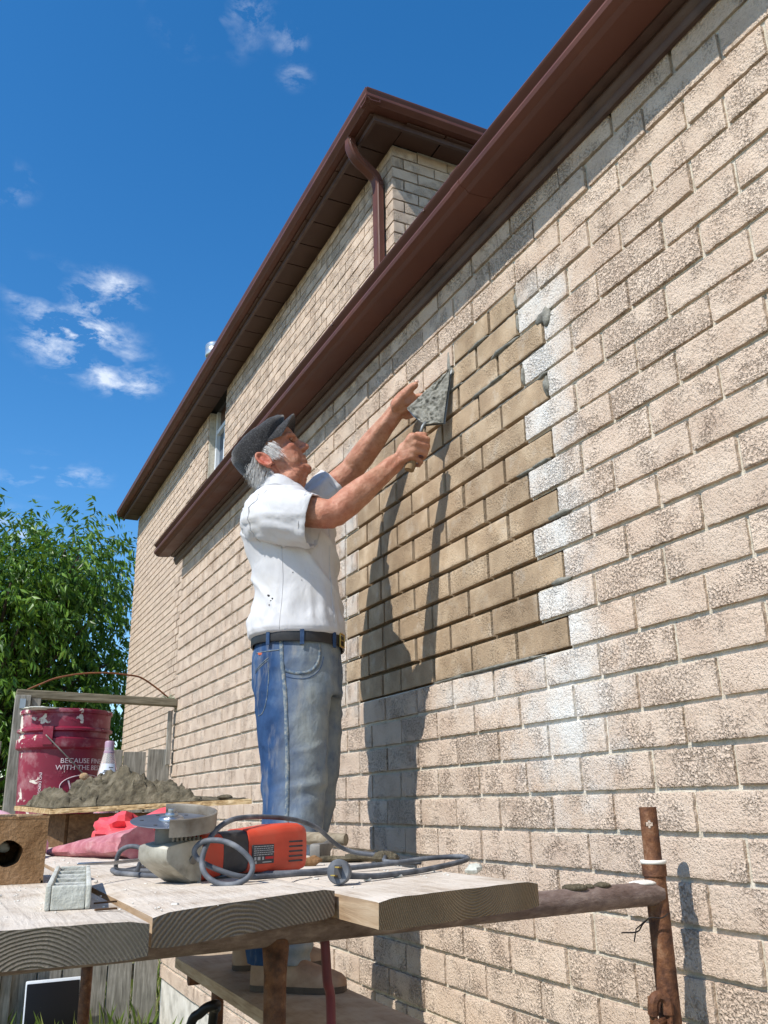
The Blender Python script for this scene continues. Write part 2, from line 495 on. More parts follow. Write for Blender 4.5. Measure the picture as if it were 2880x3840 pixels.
cells = [c for c in cells if not (c[4] == HOLE[0] and HOLE[1] < c[0] < HOLE[2]) and not (c[4] == 11 and 5.0*L_ < c[0] < 5.4*L_)]

def whiten(y, z, k):
    a = PATCH.get(min(max(k, 0), 12))
    dy = max(a[0]-y, y-a[-1], 0); dz = max(Z0-z, z-(Z0+13*C_), 0)
    d = math.hypot(dy, dz*1.1)
    edge = y < 0.6
    v = (1-sstep(0.03, 0.20 if edge else 0.11, d))*(0.9 if edge else 0.55)
    # lime haze below the right-hand corner of the patch
    v = max(v, 0.75*(1-sstep(0.05, 0.34, math.hypot(y-0.08, (z-1.55)*0.8))))
    return min(v, 1.0)
garage = thing('garage', (0, 1.4, 0), 'single-storey tan brick garage wall with brown gutter and a half rebuilt brown patch', 'garage')
w = MB()
w.box((0.112, (Y_END-1.75)/2, (0.3+3.1)/2), (0.2, Y_END+1.75-0.008, 2.8))
gw = w.build('wall', M['mortar_dark'], garage)
w = MB()
for yc, zc, ln, kind, k in cells:
    if kind == 0:
        a, bq = yc-ln/2, yc+ln/2
        jx = 0.0015*noise.noise(Vector((yc*3, zc*9, 0)))
        w.cur = 1 if whiten(yc, zc, k) > .45 else 0
        w.add([(jx, a, zc-C_/2), (jx, bq, zc-C_/2), (jx, bq, zc+C_/2), (jx, a, zc+C_/2)], [(0, 1, 2, 3)])
w.build('mortar_joints', [M['mortar'], M['lime_wash']], gw)

def seen(y, z, x=0.0):
    q = project((x, y, z)); return q and -60 < q[0] < 2940 and -60 < q[1] < 3900
vis = sorted([c for c in cells if seen(c[0], c[1])], key=lambda c: (0 if c[3] else 1, (Vector((0, c[0], c[1]))-CAM).length))
solo = set(vis[:330]); go = ORG[garage.name]
rb = random.Random(3)
for c in cells:
    if c not in solo: continue
    yc, zc, ln, kind, k = c
    src = (BO if kind else BR)
    o = bpy.data.objects.new('brick', src[rb.randrange(len(src))])
    COL.objects.link(o); o.parent = gw
    out = -0.0078-rb.uniform(0, 0.0045) if not kind else -0.006-rb.uniform(0, 0.003)
    o.location = Vector((out, yc+rb.uniform(-.0012, .0012), zc+rb.uniform(-.0012, .0012)))-go
    base = L_-0.011 if not kind else L_-0.014
    o.scale = (1, max(ln-(0.011 if not kind else 0.014), 0.02)/base * rb.choice((1, 1)), 1)
    o.rotation_euler = (rb.uniform(-.006, .006), 0, rb.uniform(-.008, .008))
    o.color = ((0.80+rb.uniform(-0.035, 0.035)), 0.0 if kind else rb.uniform(0.8, 1.0), rb.random(), 1)
    if kind and rb.random() < 0.3: o.color[0] *= 0.9
def low_brick(mb, x, yc, zc, ln, rnd, front=-0.008, gap=0.011, depth=0.03):
    hy, hz = (ln-gap)/2, (C_-gap)/2; e = 0.003
    xf = x+front-rnd.uniform(0, 0.003)
    A = [(x+depth, -hy, -hz), (x+depth, hy, -hz), (x+depth, hy, hz), (x+depth, -hy, hz)]
    B = [(xf+e, -hy, -hz), (xf+e, hy, -hz), (xf+e, hy, hz), (xf+e, -hy, hz)]
    D = [(xf, -hy+e, -hz+e), (xf, hy-e, -hz+e), (xf, hy-e, hz-e), (xf, -hy+e, hz-e)]
    vs = [Vector((p[0], yc+p[1]+rnd.uniform(-.001, .001), zc+p[2]+rnd.uniform(-.001, .001))) for p in A+B+D]
    fs = []
    for r in (0, 4):
        for j in range(4): fs.append((r+j, r+(j+1) % 4, r+4+(j+1) % 4, r+4+j))
    fs.append((8, 9, 10, 11)); mb.add(vs, fs)
w = MB(); rr_ = random.Random(9)
for c in cells:
    if c in solo: continue
    low_brick(w, 0, c[0], c[1], c[2], rr_)
o = w.build('distant_bricks', M['brick_far'], gw); o['kind'] = 'stuff'
# rubble in the hole behind the forearm
w = MB()
for i in range(14):
    y = random.uniform(HOLE[1], HOLE[2]); z = Z0+random.uniform(11.1, 12.9)*C_
    w.ell((0.012, y, z), (0.012, random.uniform(.008, .02), random.uniform(.006, .014)), n=6, m=4)
w.build('rubble', M['mortar'], gw)
# smears of fresh mortar squeezed from the joints at the edge of the patch
def blob(mb, c, r, seed, n=14, m=9, amp=0.45, sc=28):
    k0 = len(mb.v); mb.ell(c, r, n=n, m=m); c = Vector(c)
    for i in range(k0, len(mb.v)):
        d = mb.v[i]-c; mb.v[i] = c + d*(1+amp*noise.noise(mb.v[i]*sc+Vector((seed, 0, 0)))+amp*0.6*noise.noise(mb.v[i]*sc*2.3))
for i, (y, k, ry, rz) in enumerate([(0.0, 10.95, .03, .018), (-0.02, 10.85, .016, .03), (0.005, 8.5, .012, .035), (0.02, 8.93, .035, .008), (0.53, 12.3, .010, .045), (0.52, 11.75, .02, .018), (0.115, 12.4, .007, .03), (0.118, 11.5, .006, .03), (0.11, 9.4, .006, .03), (0.13, 6.0, .05, .005), (0.06, 6.02, .05, .006), (0.3, 10.0, .1, .006), (0.55, 11.0, .1, .006), (0.35, 12.0, .06, .006), (0.2, 10.98, .08, .007), (0.4, 0.02, .3, .006), (0.0, 4.1, .05, .008), (0.02, 2.05, .05, .008)]):
    mb = MB(); blob(mb, (-0.006, y, Z0+k*C_), (0.010, ry, rz), i*3.7, 18, 10)
    mb.build('mortar_smear', M['wet_mortar'], gw, smooth=True)

# fresh mortar pushed into the upper joints of the patch
rj = random.Random(17)
for k in (9, 10, 11, 12):
    for p_, q_ in zip(PATCH[k], PATCH[k][1:]):
        if rj.random() < .25: continue
        mb = MB(); rs = []
        for i in range(25):
            y = p_+(q_-p_)*i/24; hh = .0042+.0022*noise.noise(Vector((y*30, k, 0))); xo = -.001-.006*abs(noise.noise(Vector((y*26, k*3, 4))))
            zc = Z0+k*C_+.001*noise.noise(Vector((y*20, k, 9)))
            rs.append([Vector((.012, y, zc-hh)), Vector((xo+.003, y, zc-hh)), Vector((xo, y, zc)), Vector((xo+.003, y, zc+hh)), Vector((.012, y, zc+hh))])
        mb.rings(rs); mb.build('bed_joint', M['wet_mortar'], gw, smooth=True)
mb = MB(); mb.box((0.1, (Y_END-1.75)/2, 0.12), (0.19, Y_END+1.75-0.02, 0.39)); mb.build('foundation', M['parge'], garage)
# eaves of the garage: K profile gutter, fascia, bed moulding, roof
GY0, GY1 = -2.1, 4.66
prof = [(-.176, 3.222), (-.186, 3.226), (-.190, 3.218), (-.186, 3.210), (-.176, 3.203), (-.169, 3.194), (-.169, 3.186), (-.178, 3.178), (-.187, 3.172), (-.190, 3.162), (-.186, 3.151), (-.176, 3.145), (-.166, 3.142), (-.160, 3.134), (-.155, 3.130), (-.070, 3.136), (-.070, 3.228), (-.078, 3.228), (-.078, 3.142), (-.152, 3.137), (-.158, 3.15), (-.170, 3.155), (-.176, 3.165), (-.163, 3.188), (-.168, 3.203)]
def gutter(name, prof, y0, y1, mat, parent, ax='y'):
    mb = MB(); mb.prism(prof, ax, y0, y1); return mb.build(name, mat, parent, smooth=35)
gutter('gutter', prof, GY0, GY1, M['brown'], garage)
gutter('fascia', [(-.069, 3.13), (-.040, 3.13), (-.040, 3.26), (-.069, 3.26)], GY0, GY1-.03, M['brown2'], garage)
gutter('bed_moulding', [(-.039, 3.128), (-.043, 3.118), (-.040, 3.106), (-.032, 3.098), (-.030, 3.086), (-.024, 3.078), (-.012, 3.078), (-.012, 3.14), (-.039, 3.14)], GY0, Y_END+0.16, M['brown2'], garage)
mb = MB(); mb.box((-.165, GY1+.003, 3.18), (.012, .004, .09)); mb.prism([(a, b_) for a, b_ in prof[:16]], 'y', GY1+.001, GY1+.004)
mb.build('gutter_end_cap', M['brown2'], garage)
mb = MB(); mb.add([(-.10, GY0, 3.235), (-.10, 4.62, 3.235), (2.4, 4.62, 3.80), (2.4, GY0, 3.80), (-.10, GY0, 3.262), (-.10, 4.62, 3.262), (2.4, 4.62, 3.83), (2.4, GY0, 3.83)], [(0,1,2,3),(4,5,6,7),(0,1,5,4),(1,2,6,5),(2,3,7,6),(3,0,4,7)])
mb.build('roof', M['shingle'], garage)
for i, y in enumerate((-.62, .35, 1.15, 1.9, 2.6, 3.3, 4.0)):
    mb = MB(); mb.ell((-.188, y, 3.213), (.004, .006, .005), n=8, m=5); mb.build('gutter_spike', M['brown2'], garage, smooth=True)
for y in (.12, 2.45):     # lapped joints
    cx_, cz_ = -.13, 3.18
    mb = MB(); mb.prism([(cx_+(a-cx_)*1.03, cz_+(b_-cz_)*1.03) for a, b_ in prof[:17]], 'y', y, y+.05); mb.build('gutter_joint', M['brown'], garage, smooth=35)

# ------------------------------------------------------------------ the house behind
HX, HY0, HY1, HZ = 0.8312, 2.545, 11.54, 5.632
house = thing('house', (1.5, 6.5, 0), 'two-storey tan brick house behind the garage, with brown eaves and soffit', 'house')
ho = ORG[house.name]
WY0, WY1, WZ0, WZ1 = 6.60, 7.30, 4.55, HZ       # window opening under the eaves
mb = MB()
xm = HX+0.012+0.1
mb.box((xm, (HY0+WY0)/2+0.01, HZ/2), (0.2, WY0-HY0-0.02, HZ)); mb.box((xm, (WY1+HY1)/2, HZ/2), (0.2, HY1-WY1, HZ))
mb.box((xm, (WY0+WY1)/2, WZ0/2), (0.2, WY1-WY0, WZ0)); mb.box((HX+2.2, HY0+0.112, HZ/2), (4.0, 0.2, HZ))
hw = mb.build('wall', M['mortar'], house)
hcells = []
for k in range(0, 61):
    zc = HZ-0.02-(k+0.5)*C_
    if zc < 1.2: break
    ys = row_breaks(k+3, HY0+0.0, HY1)
    for p, q in zip(ys, ys[1:]):
        if zc > WZ0:
            if p < WY0 < q: q = WY0
            if p < WY1 < q: p = WY1
            if WY0-0.01 < (p+q)/2 < WY1+0.01: continue
        if q-p < 0.03: continue
        hcells.append(((p+q)/2, zc, q-p, k))
def hseen(y, z):
    q = project((HX, y, z))
    if not q or not (-40 < q[0] < 2900 and -40 < q[1] < 3860): return False
    gx, gy = q[0], q[1]
    return gx < 665 or gy < 2026-(gx-579)*1.2242+20
hv = sorted([c for c in hcells if hseen(c[0], c[1])], key=lambda c: (Vector((HX, c[0], c[1]))-CAM).length)
hs = set(hv[:290])
BH = [brick_mesh('house_brick', 91+s, M['brick'], 0.0012, ny=8, nz=4) for s in range(4)]
for c in hv[:290]:
    yc, zc, ln, k = c
    o = bpy.data.objects.new('brick', BH[rb.randrange(4)]); COL.objects.link(o); o.parent = hw
    o.location = Vector((HX-.002-rb.uniform(0, .004), yc, zc))-ho; o.scale = (1, (ln-.011)/(L_-.011), 1)
    o.color = (0.78+rb.uniform(-.06, .06), 0.05, 0, 1)
mb = MB()
for c in hcells:
    if c not in hs: low_brick(mb, HX+.012, c[0], c[1], c[2], rr_)
o = mb.build('distant_bricks', M['brick_far'], hw); o['kind'] = 'stuff'
# bricks of the front face that turns the corner
for k in range(0, 26):
    zc = HZ-0.02-(k+0.5)*C_
    x0 = HX-0.008; xs = [x0] + [x0+(0.09 if k % 2 else 0.2)+L_*i for i in range(0, 4)]
    for p, q in zip(xs, xs[1:]):
        if k > 14: continue
        o = bpy.data.objects.new('brick', BH[rb.randrange(4)]); COL.objects.link(o); o.parent = hw
        o.rotation_euler = (0, 0, PI/2)
        o.location = Vector(((p+q)/2, HY0+.002-rb.uniform(0, .004), zc))-ho; o.scale = (1, (q-p-.011)/(L_-.011), 1)
        o.color = (0.76+rb.uniform(-.06, .06), 0.0, 0, 1)
# window in its reveal
wnd = MB(); fx = HX+.105
wnd.box((fx, WY0+.03, (WZ0+WZ1)/2), (.05, .05, WZ1-WZ0)); wnd.box((fx, WY1-.03, (WZ0+WZ1)/2), (.05, .05, WZ1-WZ0))
wnd.box((fx+.001, (WY0+WY1)/2, WZ0+.03), (.05, WY1-WY0-.11, .05)); wnd.box((fx+.001, (WY0+WY1)/2, WZ1-.26), (.05, WY1-WY0-.11, .05)); wnd.box((fx+.002, (WY0+WY1)/2, 5.0), (.04, .03, .66))
wo = wnd.build('window', M['white_frame'], house)
mb = MB(); mb.box((fx+.02, (WY0+WY1)/2, (WZ0+WZ1)/2-.1), (.006, WY1-WY0-.1, WZ1-WZ0-.2)); mb.build('pane', M['glass_dark'], wo)
mb = MB(); mb.box((fx+.03, (WY0+WY1)/2, WZ1-.11), (.03, WY1-WY0, .26)); mb.build('header', M['brown2'], wo)
# eaves: soffit boards, fascia, gutter, downspout, roof
EX = 0.512; EY = 2.27; EZ = 5.735
sb = M['soffit']
y = EY+0.10; i = 0
while y < HY1+0.12:
    mb = MB(); mb.box(((EX+.075+HX+.01)/2, y+.147, HZ+.006), (HX+.01-EX-.075, .288, .010)); mb.build('soffit_board', sb, house); y += .30; i += 1
x = HX+.013
while x < 3.2:
    mb = MB(); mb.box((x+.147, (EY+.075+HY0+.01)/2, HZ+.006), (.288, HY0+.01-EY-.075, .010)); mb.build('soffit_board', sb, house); x += .30
mb = MB(); mb.box(((EX+.13+HX+.1)/2, (EY+.13+HY1)/2, HZ+.045), (HX+.1-EX-.13, HY1-EY-.13, .01)); mb.box((HX+1.6, (EY+.13+HY0+.1)/2, HZ+.046), (2.9, HY0+.1-EY-.13, .01)); mb.build('soffit_backing', M['dark_in'], house)
hp = [(-.0, .0), (-.006, .004), (-.008, -.004), (-.003, -.018), (.002, -.03), (-.002, -.045), (-.002, -.058), (.008, -.07), (.02, -.078), (.028, -.088), (.10, -.084), (.10, .006), (.092, .006), (.092, -.076), (.034, -.08), (.02, -.068), (.01, -.055), (.012, -.01)]
gutter('gutter', [(EX+a, EZ+b_) for a, b_ in hp], EY, HY1+.1, M['brown'], house)
gutter('gutter', [(EY+a, EZ+b_) for a, b_ in hp], EX+.002, 4.2, M['brown'], house, 'x')
gutter('fascia', [(EX+.101, HZ-.035), (EX+.122, HZ-.035), (EX+.122, EZ+.02), (EX+.101, EZ+.02)], EY+.101, HY1+.1, M['brown2'], house)
gutter('fascia', [(EY+.101, HZ-.035), (EY+.122, HZ-.035), (EY+.122, EZ+.02), (EY+.101, EZ+.02)], EX+.123, 4.2, M['brown2'], house, 'x')
mb = MB(); mb.add([(EX+.095, EY+.095, EZ-.012), (EX+.095, HY1+.10, EZ-.012), (5, HY1+.10, EZ+1.25), (5, 6.8, EZ+1.25), (9.4, 6.8, EZ+1.25), (9.4, EY+.095, EZ-.012)], [(0,1,2,3),(0,3,4,5)]); mb.build('roof', M['shingle'], house)
# downspout with its offset elbow
dsx = HX-.045
pth = smooth_path([(EX+.055, 2.66, EZ-.085), (EX+.06, 2.66, EZ-.15), (EX+.10, 2.665, EZ-.22), (dsx-.09, 2.68, EZ-.265), (dsx-.02, 2.69, EZ-.31), (dsx, 2.69, EZ-.38), (dsx, 2.69, EZ-.5), (dsx, 2.69, 3.6)], 5)
mb = MB()
rs = []
for i, p in enumerate(pth):
    t = (pth[min(i+1, len(pth)-1)]-pth[max(i-1, 0)]).normalized(); u = Vector((0, 1, 0)); wv = t.cross(u).normalized()
    ring = []
    for a in range(16):
        th = 2*PI*(a+.5)/16; cx = math.copysign(abs(math.cos(th))**.45, math.cos(th)); sx = math.copysign(abs(math.sin(th))**.45, math.sin(th))
        rib = 1-0.10*(a % 2)
        ring.append(p + u*cx*.040*rib + wv*sx*.031*rib)
    rs.append(ring)
mb.rings(rs); dso = mb.build('downspout', M['brown'], house, smooth=30)
mb = MB()
for i in range(7):
    t = i/6; p = pth[4].lerp(pth[16], t)+Vector((-.012, -.02, .03-.012*t))
    mb.box(p+Vector((-.02, -.024, -.005)), (.03, .004, .004), Matrix.Rotation(.9, 3, 'Y'))
mb.build('elbow_crimp', M['brown2'], dso)
mb = MB(); mb.box((HX+.50, HY0-.018, 5.17), (.05, .03, .09)); mb.build('wall_bracket', M['brown'], house)
vent = thing('roof_vent', (0.80, 7.06, 5.9), 'shiny round metal vent cap poking above the house eaves', 'vent')
mb = MB(); mb.lathe([(.06, -.3), (.06, .28)], (.80, 7.06, 6.0), 20); mb.build('pipe', M['galv'], vent, smooth=40)
mb = MB(); mb.lathe([(.055, .20), (.105, .22), (.112, .23), (.112, .30), (.108, .31), (.112, .32), (.112, .36), (.09, .385), (.02, .39)], (.80, 7.06, 6.0), 24); mb.build('cap', M['galv'], vent, smooth=40)
# ------------------------------------------------------------------ more materials
def wood_mat(name, stops, along, rough=0.85, bump=0.5, rand=True, ring=None, dust=None):
    m, nt, b = new_mat(name); N = NT(nt)
    st = {'x': (2.2, 26, 26), 'y': (26, 2.2, 26), 'z': (26, 26, 2.2)}[along]
    v = N.coords('Object', st, rand); v0 = N.coords('Object', rand=rand)
    gr = N.noise(v, 3.0, 6, 0.6, 0.6)
    fac = N.math('ADD', N.math('MULTIPLY', gr, 0.75), N.math('MULTIPLY', N.noise(v0, 9, 4), 0.25))
    col = N.ramp(fac, [(0.3+0.4*i/(len(stops)-1), c) for i, c in enumerate(stops)])
    if dust: col = N.mix(N.rng(N.noise(v0, 9, 8, 0.7), 0.36, 0.60, 0.1, 0.95), col, dust)
    N.link(col, b.inputs['Base Color']); b.inputs['Roughness'].default_value = rough; b.inputs['Specular IOR Level'].default_value = 0.15
    h = N.math('ADD', gr, N.math('MULTIPLY', N.noise(v0, 140, 4), 0.5 if dust else 0.15))
    N.link(N.bump(h, bump, 0.004), b.inputs['Normal'])
    return m
def endgrain(name, centre, stops, scale=150.0, off=0):
    m, nt, b = new_mat(name); N = NT(nt)
    t = N.node('ShaderNodeTexCoord'); mp = N.node('ShaderNodeMapping')
    mp.inputs['Location'].default_value = (-centre[0], 0, -centre[1]); mp.inputs['Scale'].default_value = (1, 0, 1)
    N.link(t.outputs['Object'], mp.inputs['Vector'])
    ln = N.node('ShaderNodeVectorMath', operation='LENGTH')
    wob = N.noise(t.outputs['Object'], 8, 2); 
    N.link(mp.outputs[0], ln.inputs[0])
    d = N.math('ADD', ln.outputs['Value'], N.math('MULTIPLY', wob, 0.022))
    s = N.math('SINE', N.math('MULTIPLY', d, scale*2*PI/1.0))
    s = N.rng(s, -1, 1)
    fibre = N.noise(t.outputs['Object'], 420, 3, 0.7)
    fac = N.math('ADD', N.math('MULTIPLY', s, 0.42), N.math('MULTIPLY', fibre, 0.58))
    col = N.ramp(fac, [(0.22, stops[0]), (0.5, stops[1]), (0.78, stops[2])])
    col = N.mix(N.rng(N.noise(t.outputs['Object'], 11, 5), 0.42, 0.7, 0, 0.55), col, stops[3])
    ck = N.node('ShaderNodeMapping'); ck.inputs['Scale'].default_value = (60, 0.5, 7); N.link(t.outputs['Object'], ck.inputs['Vector'])
    crack = N.rng(N.noise(ck.outputs[0], 1.0, 3, 0.5, 0.3), 0.245, 0.27)
    col = N.mix(N.math('SUBTRACT', 1.0, crack), col, (stops[0][0]*.25, stops[0][1]*.25, stops[0][2]*.25, 1))
    N.link(col, b.inputs['Base Color']); b.inputs['Roughness'].default_value = 0.95; b.inputs['Specular IOR Level'].default_value = 0.1
    N.link(N.bump(N.math('ADD', fac, crack), 1.0, 0.004), b.inputs['Normal'])
    return m
GREYW = [lin(92,88,80), lin(140,136,126), lin(176,172,162)]
M['board'] = wood_mat('grey_fence_wood', GREYW, 'z')
M['beam'] = wood_mat('grey_beam_wood', [lin(80,74,60), lin(122,114,96), lin(150,142,122)], 'x')
M['plank_top'] = wood_mat('dusty_plank', [lin(150,132,112), lin(186,172,154), lin(204,192,176)], 'y', dust=lin(205,195,181), bump=0.9, rand=True)
M['plank_side'] = wood_mat('plank_edge', [lin(128,102,78), lin(170,146,118), lin(190,170,144)], 'y')
M['platform'] = wood_mat('platform_plank', [lin(120,102,84), lin(150,130,108), lin(164,146,124)], 'y', dust=lin(172,158,138), bump=0.4)
M['ply'] = wood_mat('plywood_edge', [lin(110,84,52), lin(176,150,110), lin(204,184,148)], 'x', bump=0.9)
M['crate'] = wood_mat('dark_box_wood', [lin(70,50,34), lin(98,74,52), lin(120,94,68)], 'x')
M['rust'] = simple('rusty_steel', [lin(48,30,22), lin(86,54,36), lin(116,76,48), lin(150,116,88)], 34, 0.78, 0.2, bump=(120, 0.7, 0.004), detail=9, nrough=0.7, rr=(40, 0.5, 0.9))
M['rust_dark'] = simple('painted_steel', [lin(84,66,58), lin(120,102,94), lin(158,142,132)], 20, 0.55, 0.3, bump=(120, 0.6, 0.003), detail=9, nrough=0.7, stretch=(1, 2.5, 2.5), rr=(30, 0.4, 0.75))
M['strip'] = simple('rusty_strip', [lin(96,52,28), lin(140,86,48)], 9, 0.7, 0.2)
M['lime'] = simple('lime_splash', [lin(190,184,172), lin(226,222,212)], 30, 0.9, bump=(90, 0.5, 0.004))
M['twine'] = simple('white_twine', [lin(220,216,206)], 10, 0.9)
M['black_wire'] = simple('dark_wire', [lin(34, 26, 24)], 10, 0.6)
def leaf_material(name, stops):
    m, nt, b = new_mat(name); N = NT(nt)
    g_ = N.node('ShaderNodeNewGeometry')
    col = N.ramp(g_.outputs['Random Per Island'], [(i/(len(stops)-1), c) for i, c in enumerate(stops)])
    N.link(col, b.inputs['Base Color']); b.inputs['Roughness'].default_value = 0.42; b.inputs['Specular IOR Level'].default_value = 0.4
    tr = N.node('ShaderNodeBsdfTranslucent'); N.link(N.mix(0.35, col, (0.30, 0.42, 0.03, 1)), tr.inputs['Color'])
    mx = N.node('ShaderNodeMixShader'); mx.inputs[0].default_value = 0.30
    N.link(b.outputs[0], mx.inputs[1]); N.link(tr.outputs[0], mx.inputs[2])
    N.link(mx.outputs[0], nt.nodes['Material Output'].inputs['Surface'])
    return m
M['leaf'] = leaf_material('peach_leaf', [lin(40,70,20), lin(62,98,26), lin(90,130,38), lin(126,160,62)])
M['bark'] = simple('bark', [lin(52,42,34), lin(88,74,62)], 12, 0.95, bump=(40, 0.8, 0.01), stretch=(3, 3, 1))
M['grass'] = leaf_material('grass_blade', [lin(70,92,36), lin(104,126,54), lin(140,146,84)])

# ------------------------------------------------------------------ trees
def make_tree(label, base, trunk_h, clumps, seed, leaf_len, per, group):
    rnd = random.Random(seed)
    t = thing('tree', base, label, 'tree', group)
    B = Vector(base); tk = MB(); fol = MB()
    top = B+Vector((0.1, 0, trunk_h))
    tk.tube([B-Vector((0, 0, .1)), B+Vector((.03, .02, trunk_h*.5)), top], [.16, .12, .09], 10)
    for c, r in clumps:
        c = Vector(c)
        mid = top.lerp(c, .5)+Vector((0, 0, .25))
        tk.tube(smooth_path([top-Vector((0, 0, .2)), mid, c], 4), [.06, .055, .05, .04, .035, .03, .025, .02, .012], 6)
        k = max(3, int(per*r*r))
        for i in range(k):
            d = Vector((rnd.gauss(0, 1), rnd.gauss(0, 1), rnd.gauss(0, .8))).normalized()
            p = c+d*r*(rnd.random()**.45)
            out = (d+Vector((rnd.uniform(-.5, .5), rnd.uniform(-.5, .5), rnd.uniform(-.1, .5)))).normalized()
            ln = rnd.uniform(.28, .6)
            prev = p; dirv = out.copy(); nl = rnd.randint(9, 13)
            for q in range(nl):
                dirv = (dirv+Vector((0, 0, -.13))).normalized()
                cur = prev+dirv*ln/nl
                side = dirv.cross(Vector((rnd.uniform(-1, 1), rnd.uniform(-1, 1), rnd.uniform(-1, 1)))).normalized()
                ld = (dirv*.35+side*.7+Vector((0, 0, -.55))).normalized()
                wd = ld.cross(Vector((rnd.uniform(-1, 1), rnd.uniform(-1, 1), rnd.uniform(.2, 1)))).normalized()
                nrm = ld.cross(wd)
                l = leaf_len*rnd.uniform(.55, 1.2); w_ = l*rnd.uniform(.14, .22)
                a = cur; m1 = a+ld*l*.4; e = a+ld*l+Vector((0, 0, -l*.12))
                fol.add([a, m1+wd*w_+nrm*w_*.4, e, m1-wd*w_+nrm*w_*.4, m1], [(0, 4, 1), (1, 4, 2), (0, 3, 4), (3, 2, 4)])
                prev = cur
    tk.build('trunk', M['bark'], t, smooth=True)
    fol.build('crown', M['leaf'], t)
    return t
rt = random.Random(21); cl = []
for i in range(84):
    u = rt.uniform(-1, 1); v_ = rt.uniform(-1, 1); h_ = rt.random()
    x = -1.3+u*2.5; y = 13.2+v_*1.3
    ztop = 5.25-0.55*abs(x+0.35)**1.1*0.55+0.4*math.sin(x*4.0)
    cl.append(((x, y, 1.0+(ztop-1.0)*h_**.75), rt.uniform(.5, .85)))
for x, z in ((-.05, 5.45), (-.62, 5.35), (.35, 5.1), (-1.0, 4.95), (.62, 4.5), (.8, 3.6), (.75, 2.7), (-.3, 4.9), (.1, 4.2)):
    cl.append(((x, 12.9, z), .5))
make_tree('large green tree with drooping narrow leaves beyond the gate', (-1.2, 13.3, 0), 1.7, cl, 5, .135, 150, None)

# ------------------------------------------------------------------ gate and side fence
GY = 4.45
gate = thing('garden_gate', (-.53, GY, 0), 'weathered grey board gate with a top beam beside the garage corner', 'gate')
xs = [(-1.04, -.906), (-.898, -.756), (-.748, -.612), (-.604, -.466), (-.458, -.342), (-.334, -.188), (-.172, -.026)]
for i, (a, b_) in enumerate(xs):
    mb = MB(); mb.bbox(((a+b_)/2, GY+.012+.004*(i % 2), .875+.01*math.sin(i*2.3)), (b_-a, .02, 1.66), .003); mb.build('board', M['board'], gate)
for i, (a, b_) in enumerate(((-1.055, -.962), (-.956, -.898))):
    mb = MB(); mb.bbox(((a+b_)/2, GY-.05+.03*i, 1.02), (b_-a, .085, 2.04), .004); mb.build('post', M['board'], gate)
mb = MB(); mb.bbox((-.53, GY-.02, 2.04), (1.04, .09, .05), .004, Matrix.Rotation(.028, 3, 'Y')); bm_ = mb.build('beam', M['beam'], gate)
mb = MB(); mb.bbox((-.045, GY-.02, 1.79), (.028, .03, .36), .003); mb.build('upright', M['board'], gate)
for z in (.35, 1.35):
    mb = MB(); mb.bbox((-.53, GY+.04, z), (1.0, .035, .085), .003); mb.build('rail', M['beam'], gate)
mb = MB(); mb.box((-1.01, GY-.095, 1.985), (.035, .004, .06)); mb.build('hinge_plate', M['galv'], gate)
arch = smooth_path([(-.985, GY-.02, 2.082), (-.9, GY-.02, 2.125), (-.813, GY-.02, 2.165), (-.66, GY-.02, 2.20), (-.49, GY-.02, 2.213), (-.35, GY-.02, 2.205), (-.261, GY-.02, 2.19), (-.148, GY-.02, 2.122), (-.058, GY-.02, 2.056), (-.02, GY-.02, 2.05)], 5)
mb = MB(); mb.tube(arch, .011, 6, sq=(.55, 1.2))
tag(mb.build('bent_strip', M['strip'], smooth=True), 'rusty metal strip bent into an arch over the gate beam', 'metal strip')
mb = MB()
for i in range(26):
    a = rt.uniform(0, 6.3); mb.tube([(-.075, GY-.03, 2.05), (-.075+.05*math.cos(a), GY-.04, 2.055+.02*math.sin(a)+rt.uniform(-.012, .012))], .002, 4)
tag(mb.build('green_twine', simple('green_twine', [lin(92,130,92), lin(150,170,140)], 40, 0.9)), 'frayed green twine tied at the right end of the gate beam', 'twine')
fence = thing('side_fence', (-2.2, GY+.1, 0), 'dark wooden fence with horizontal rails left of the gate', 'fence')
x = -1.12; i = 0
while x > -3.4:
    mb = MB(); mb.bbox((x-.07, GY+.12, .83), (.136, .02, 1.66), .003); mb.build('board', M['board'], fence); x -= .142
for z in (1.715, 1.5, .5):
    mb = MB(); mb.bbox((-2.25, GY+.075, z), (2.3, .06, .085), .004); mb.build('rail', M['beam'], fence)
panel = thing('black_panel', (-.66, GY-.14, 0), 'glossy black panel with a pale rim leaning against the gate boards', 'panel')
Rp = Matrix.Rotation(-.16, 3, 'X')
m_, nt_, b_m = new_mat('black_gloss'); b_m.inputs['Base Color'].default_value = (0.006, 0.006, 0.007, 1); b_m.inputs['Roughness'].default_value = 0.42; b_m.inputs['Specular IOR Level'].default_value = 0.25; M['gloss'] = m_
mb = MB(); mb.bbox((-.66, GY-.10, .19), (.318, .022, .36), .010, Rp); mb.build('frame', M['white_frame'], panel, smooth=40)
mb = MB(); mb.bbox((-.663, GY-.118, .185), (.300, .012, .342), .005, Rp); mb.build('screen', M['gloss'], panel, smooth=40)
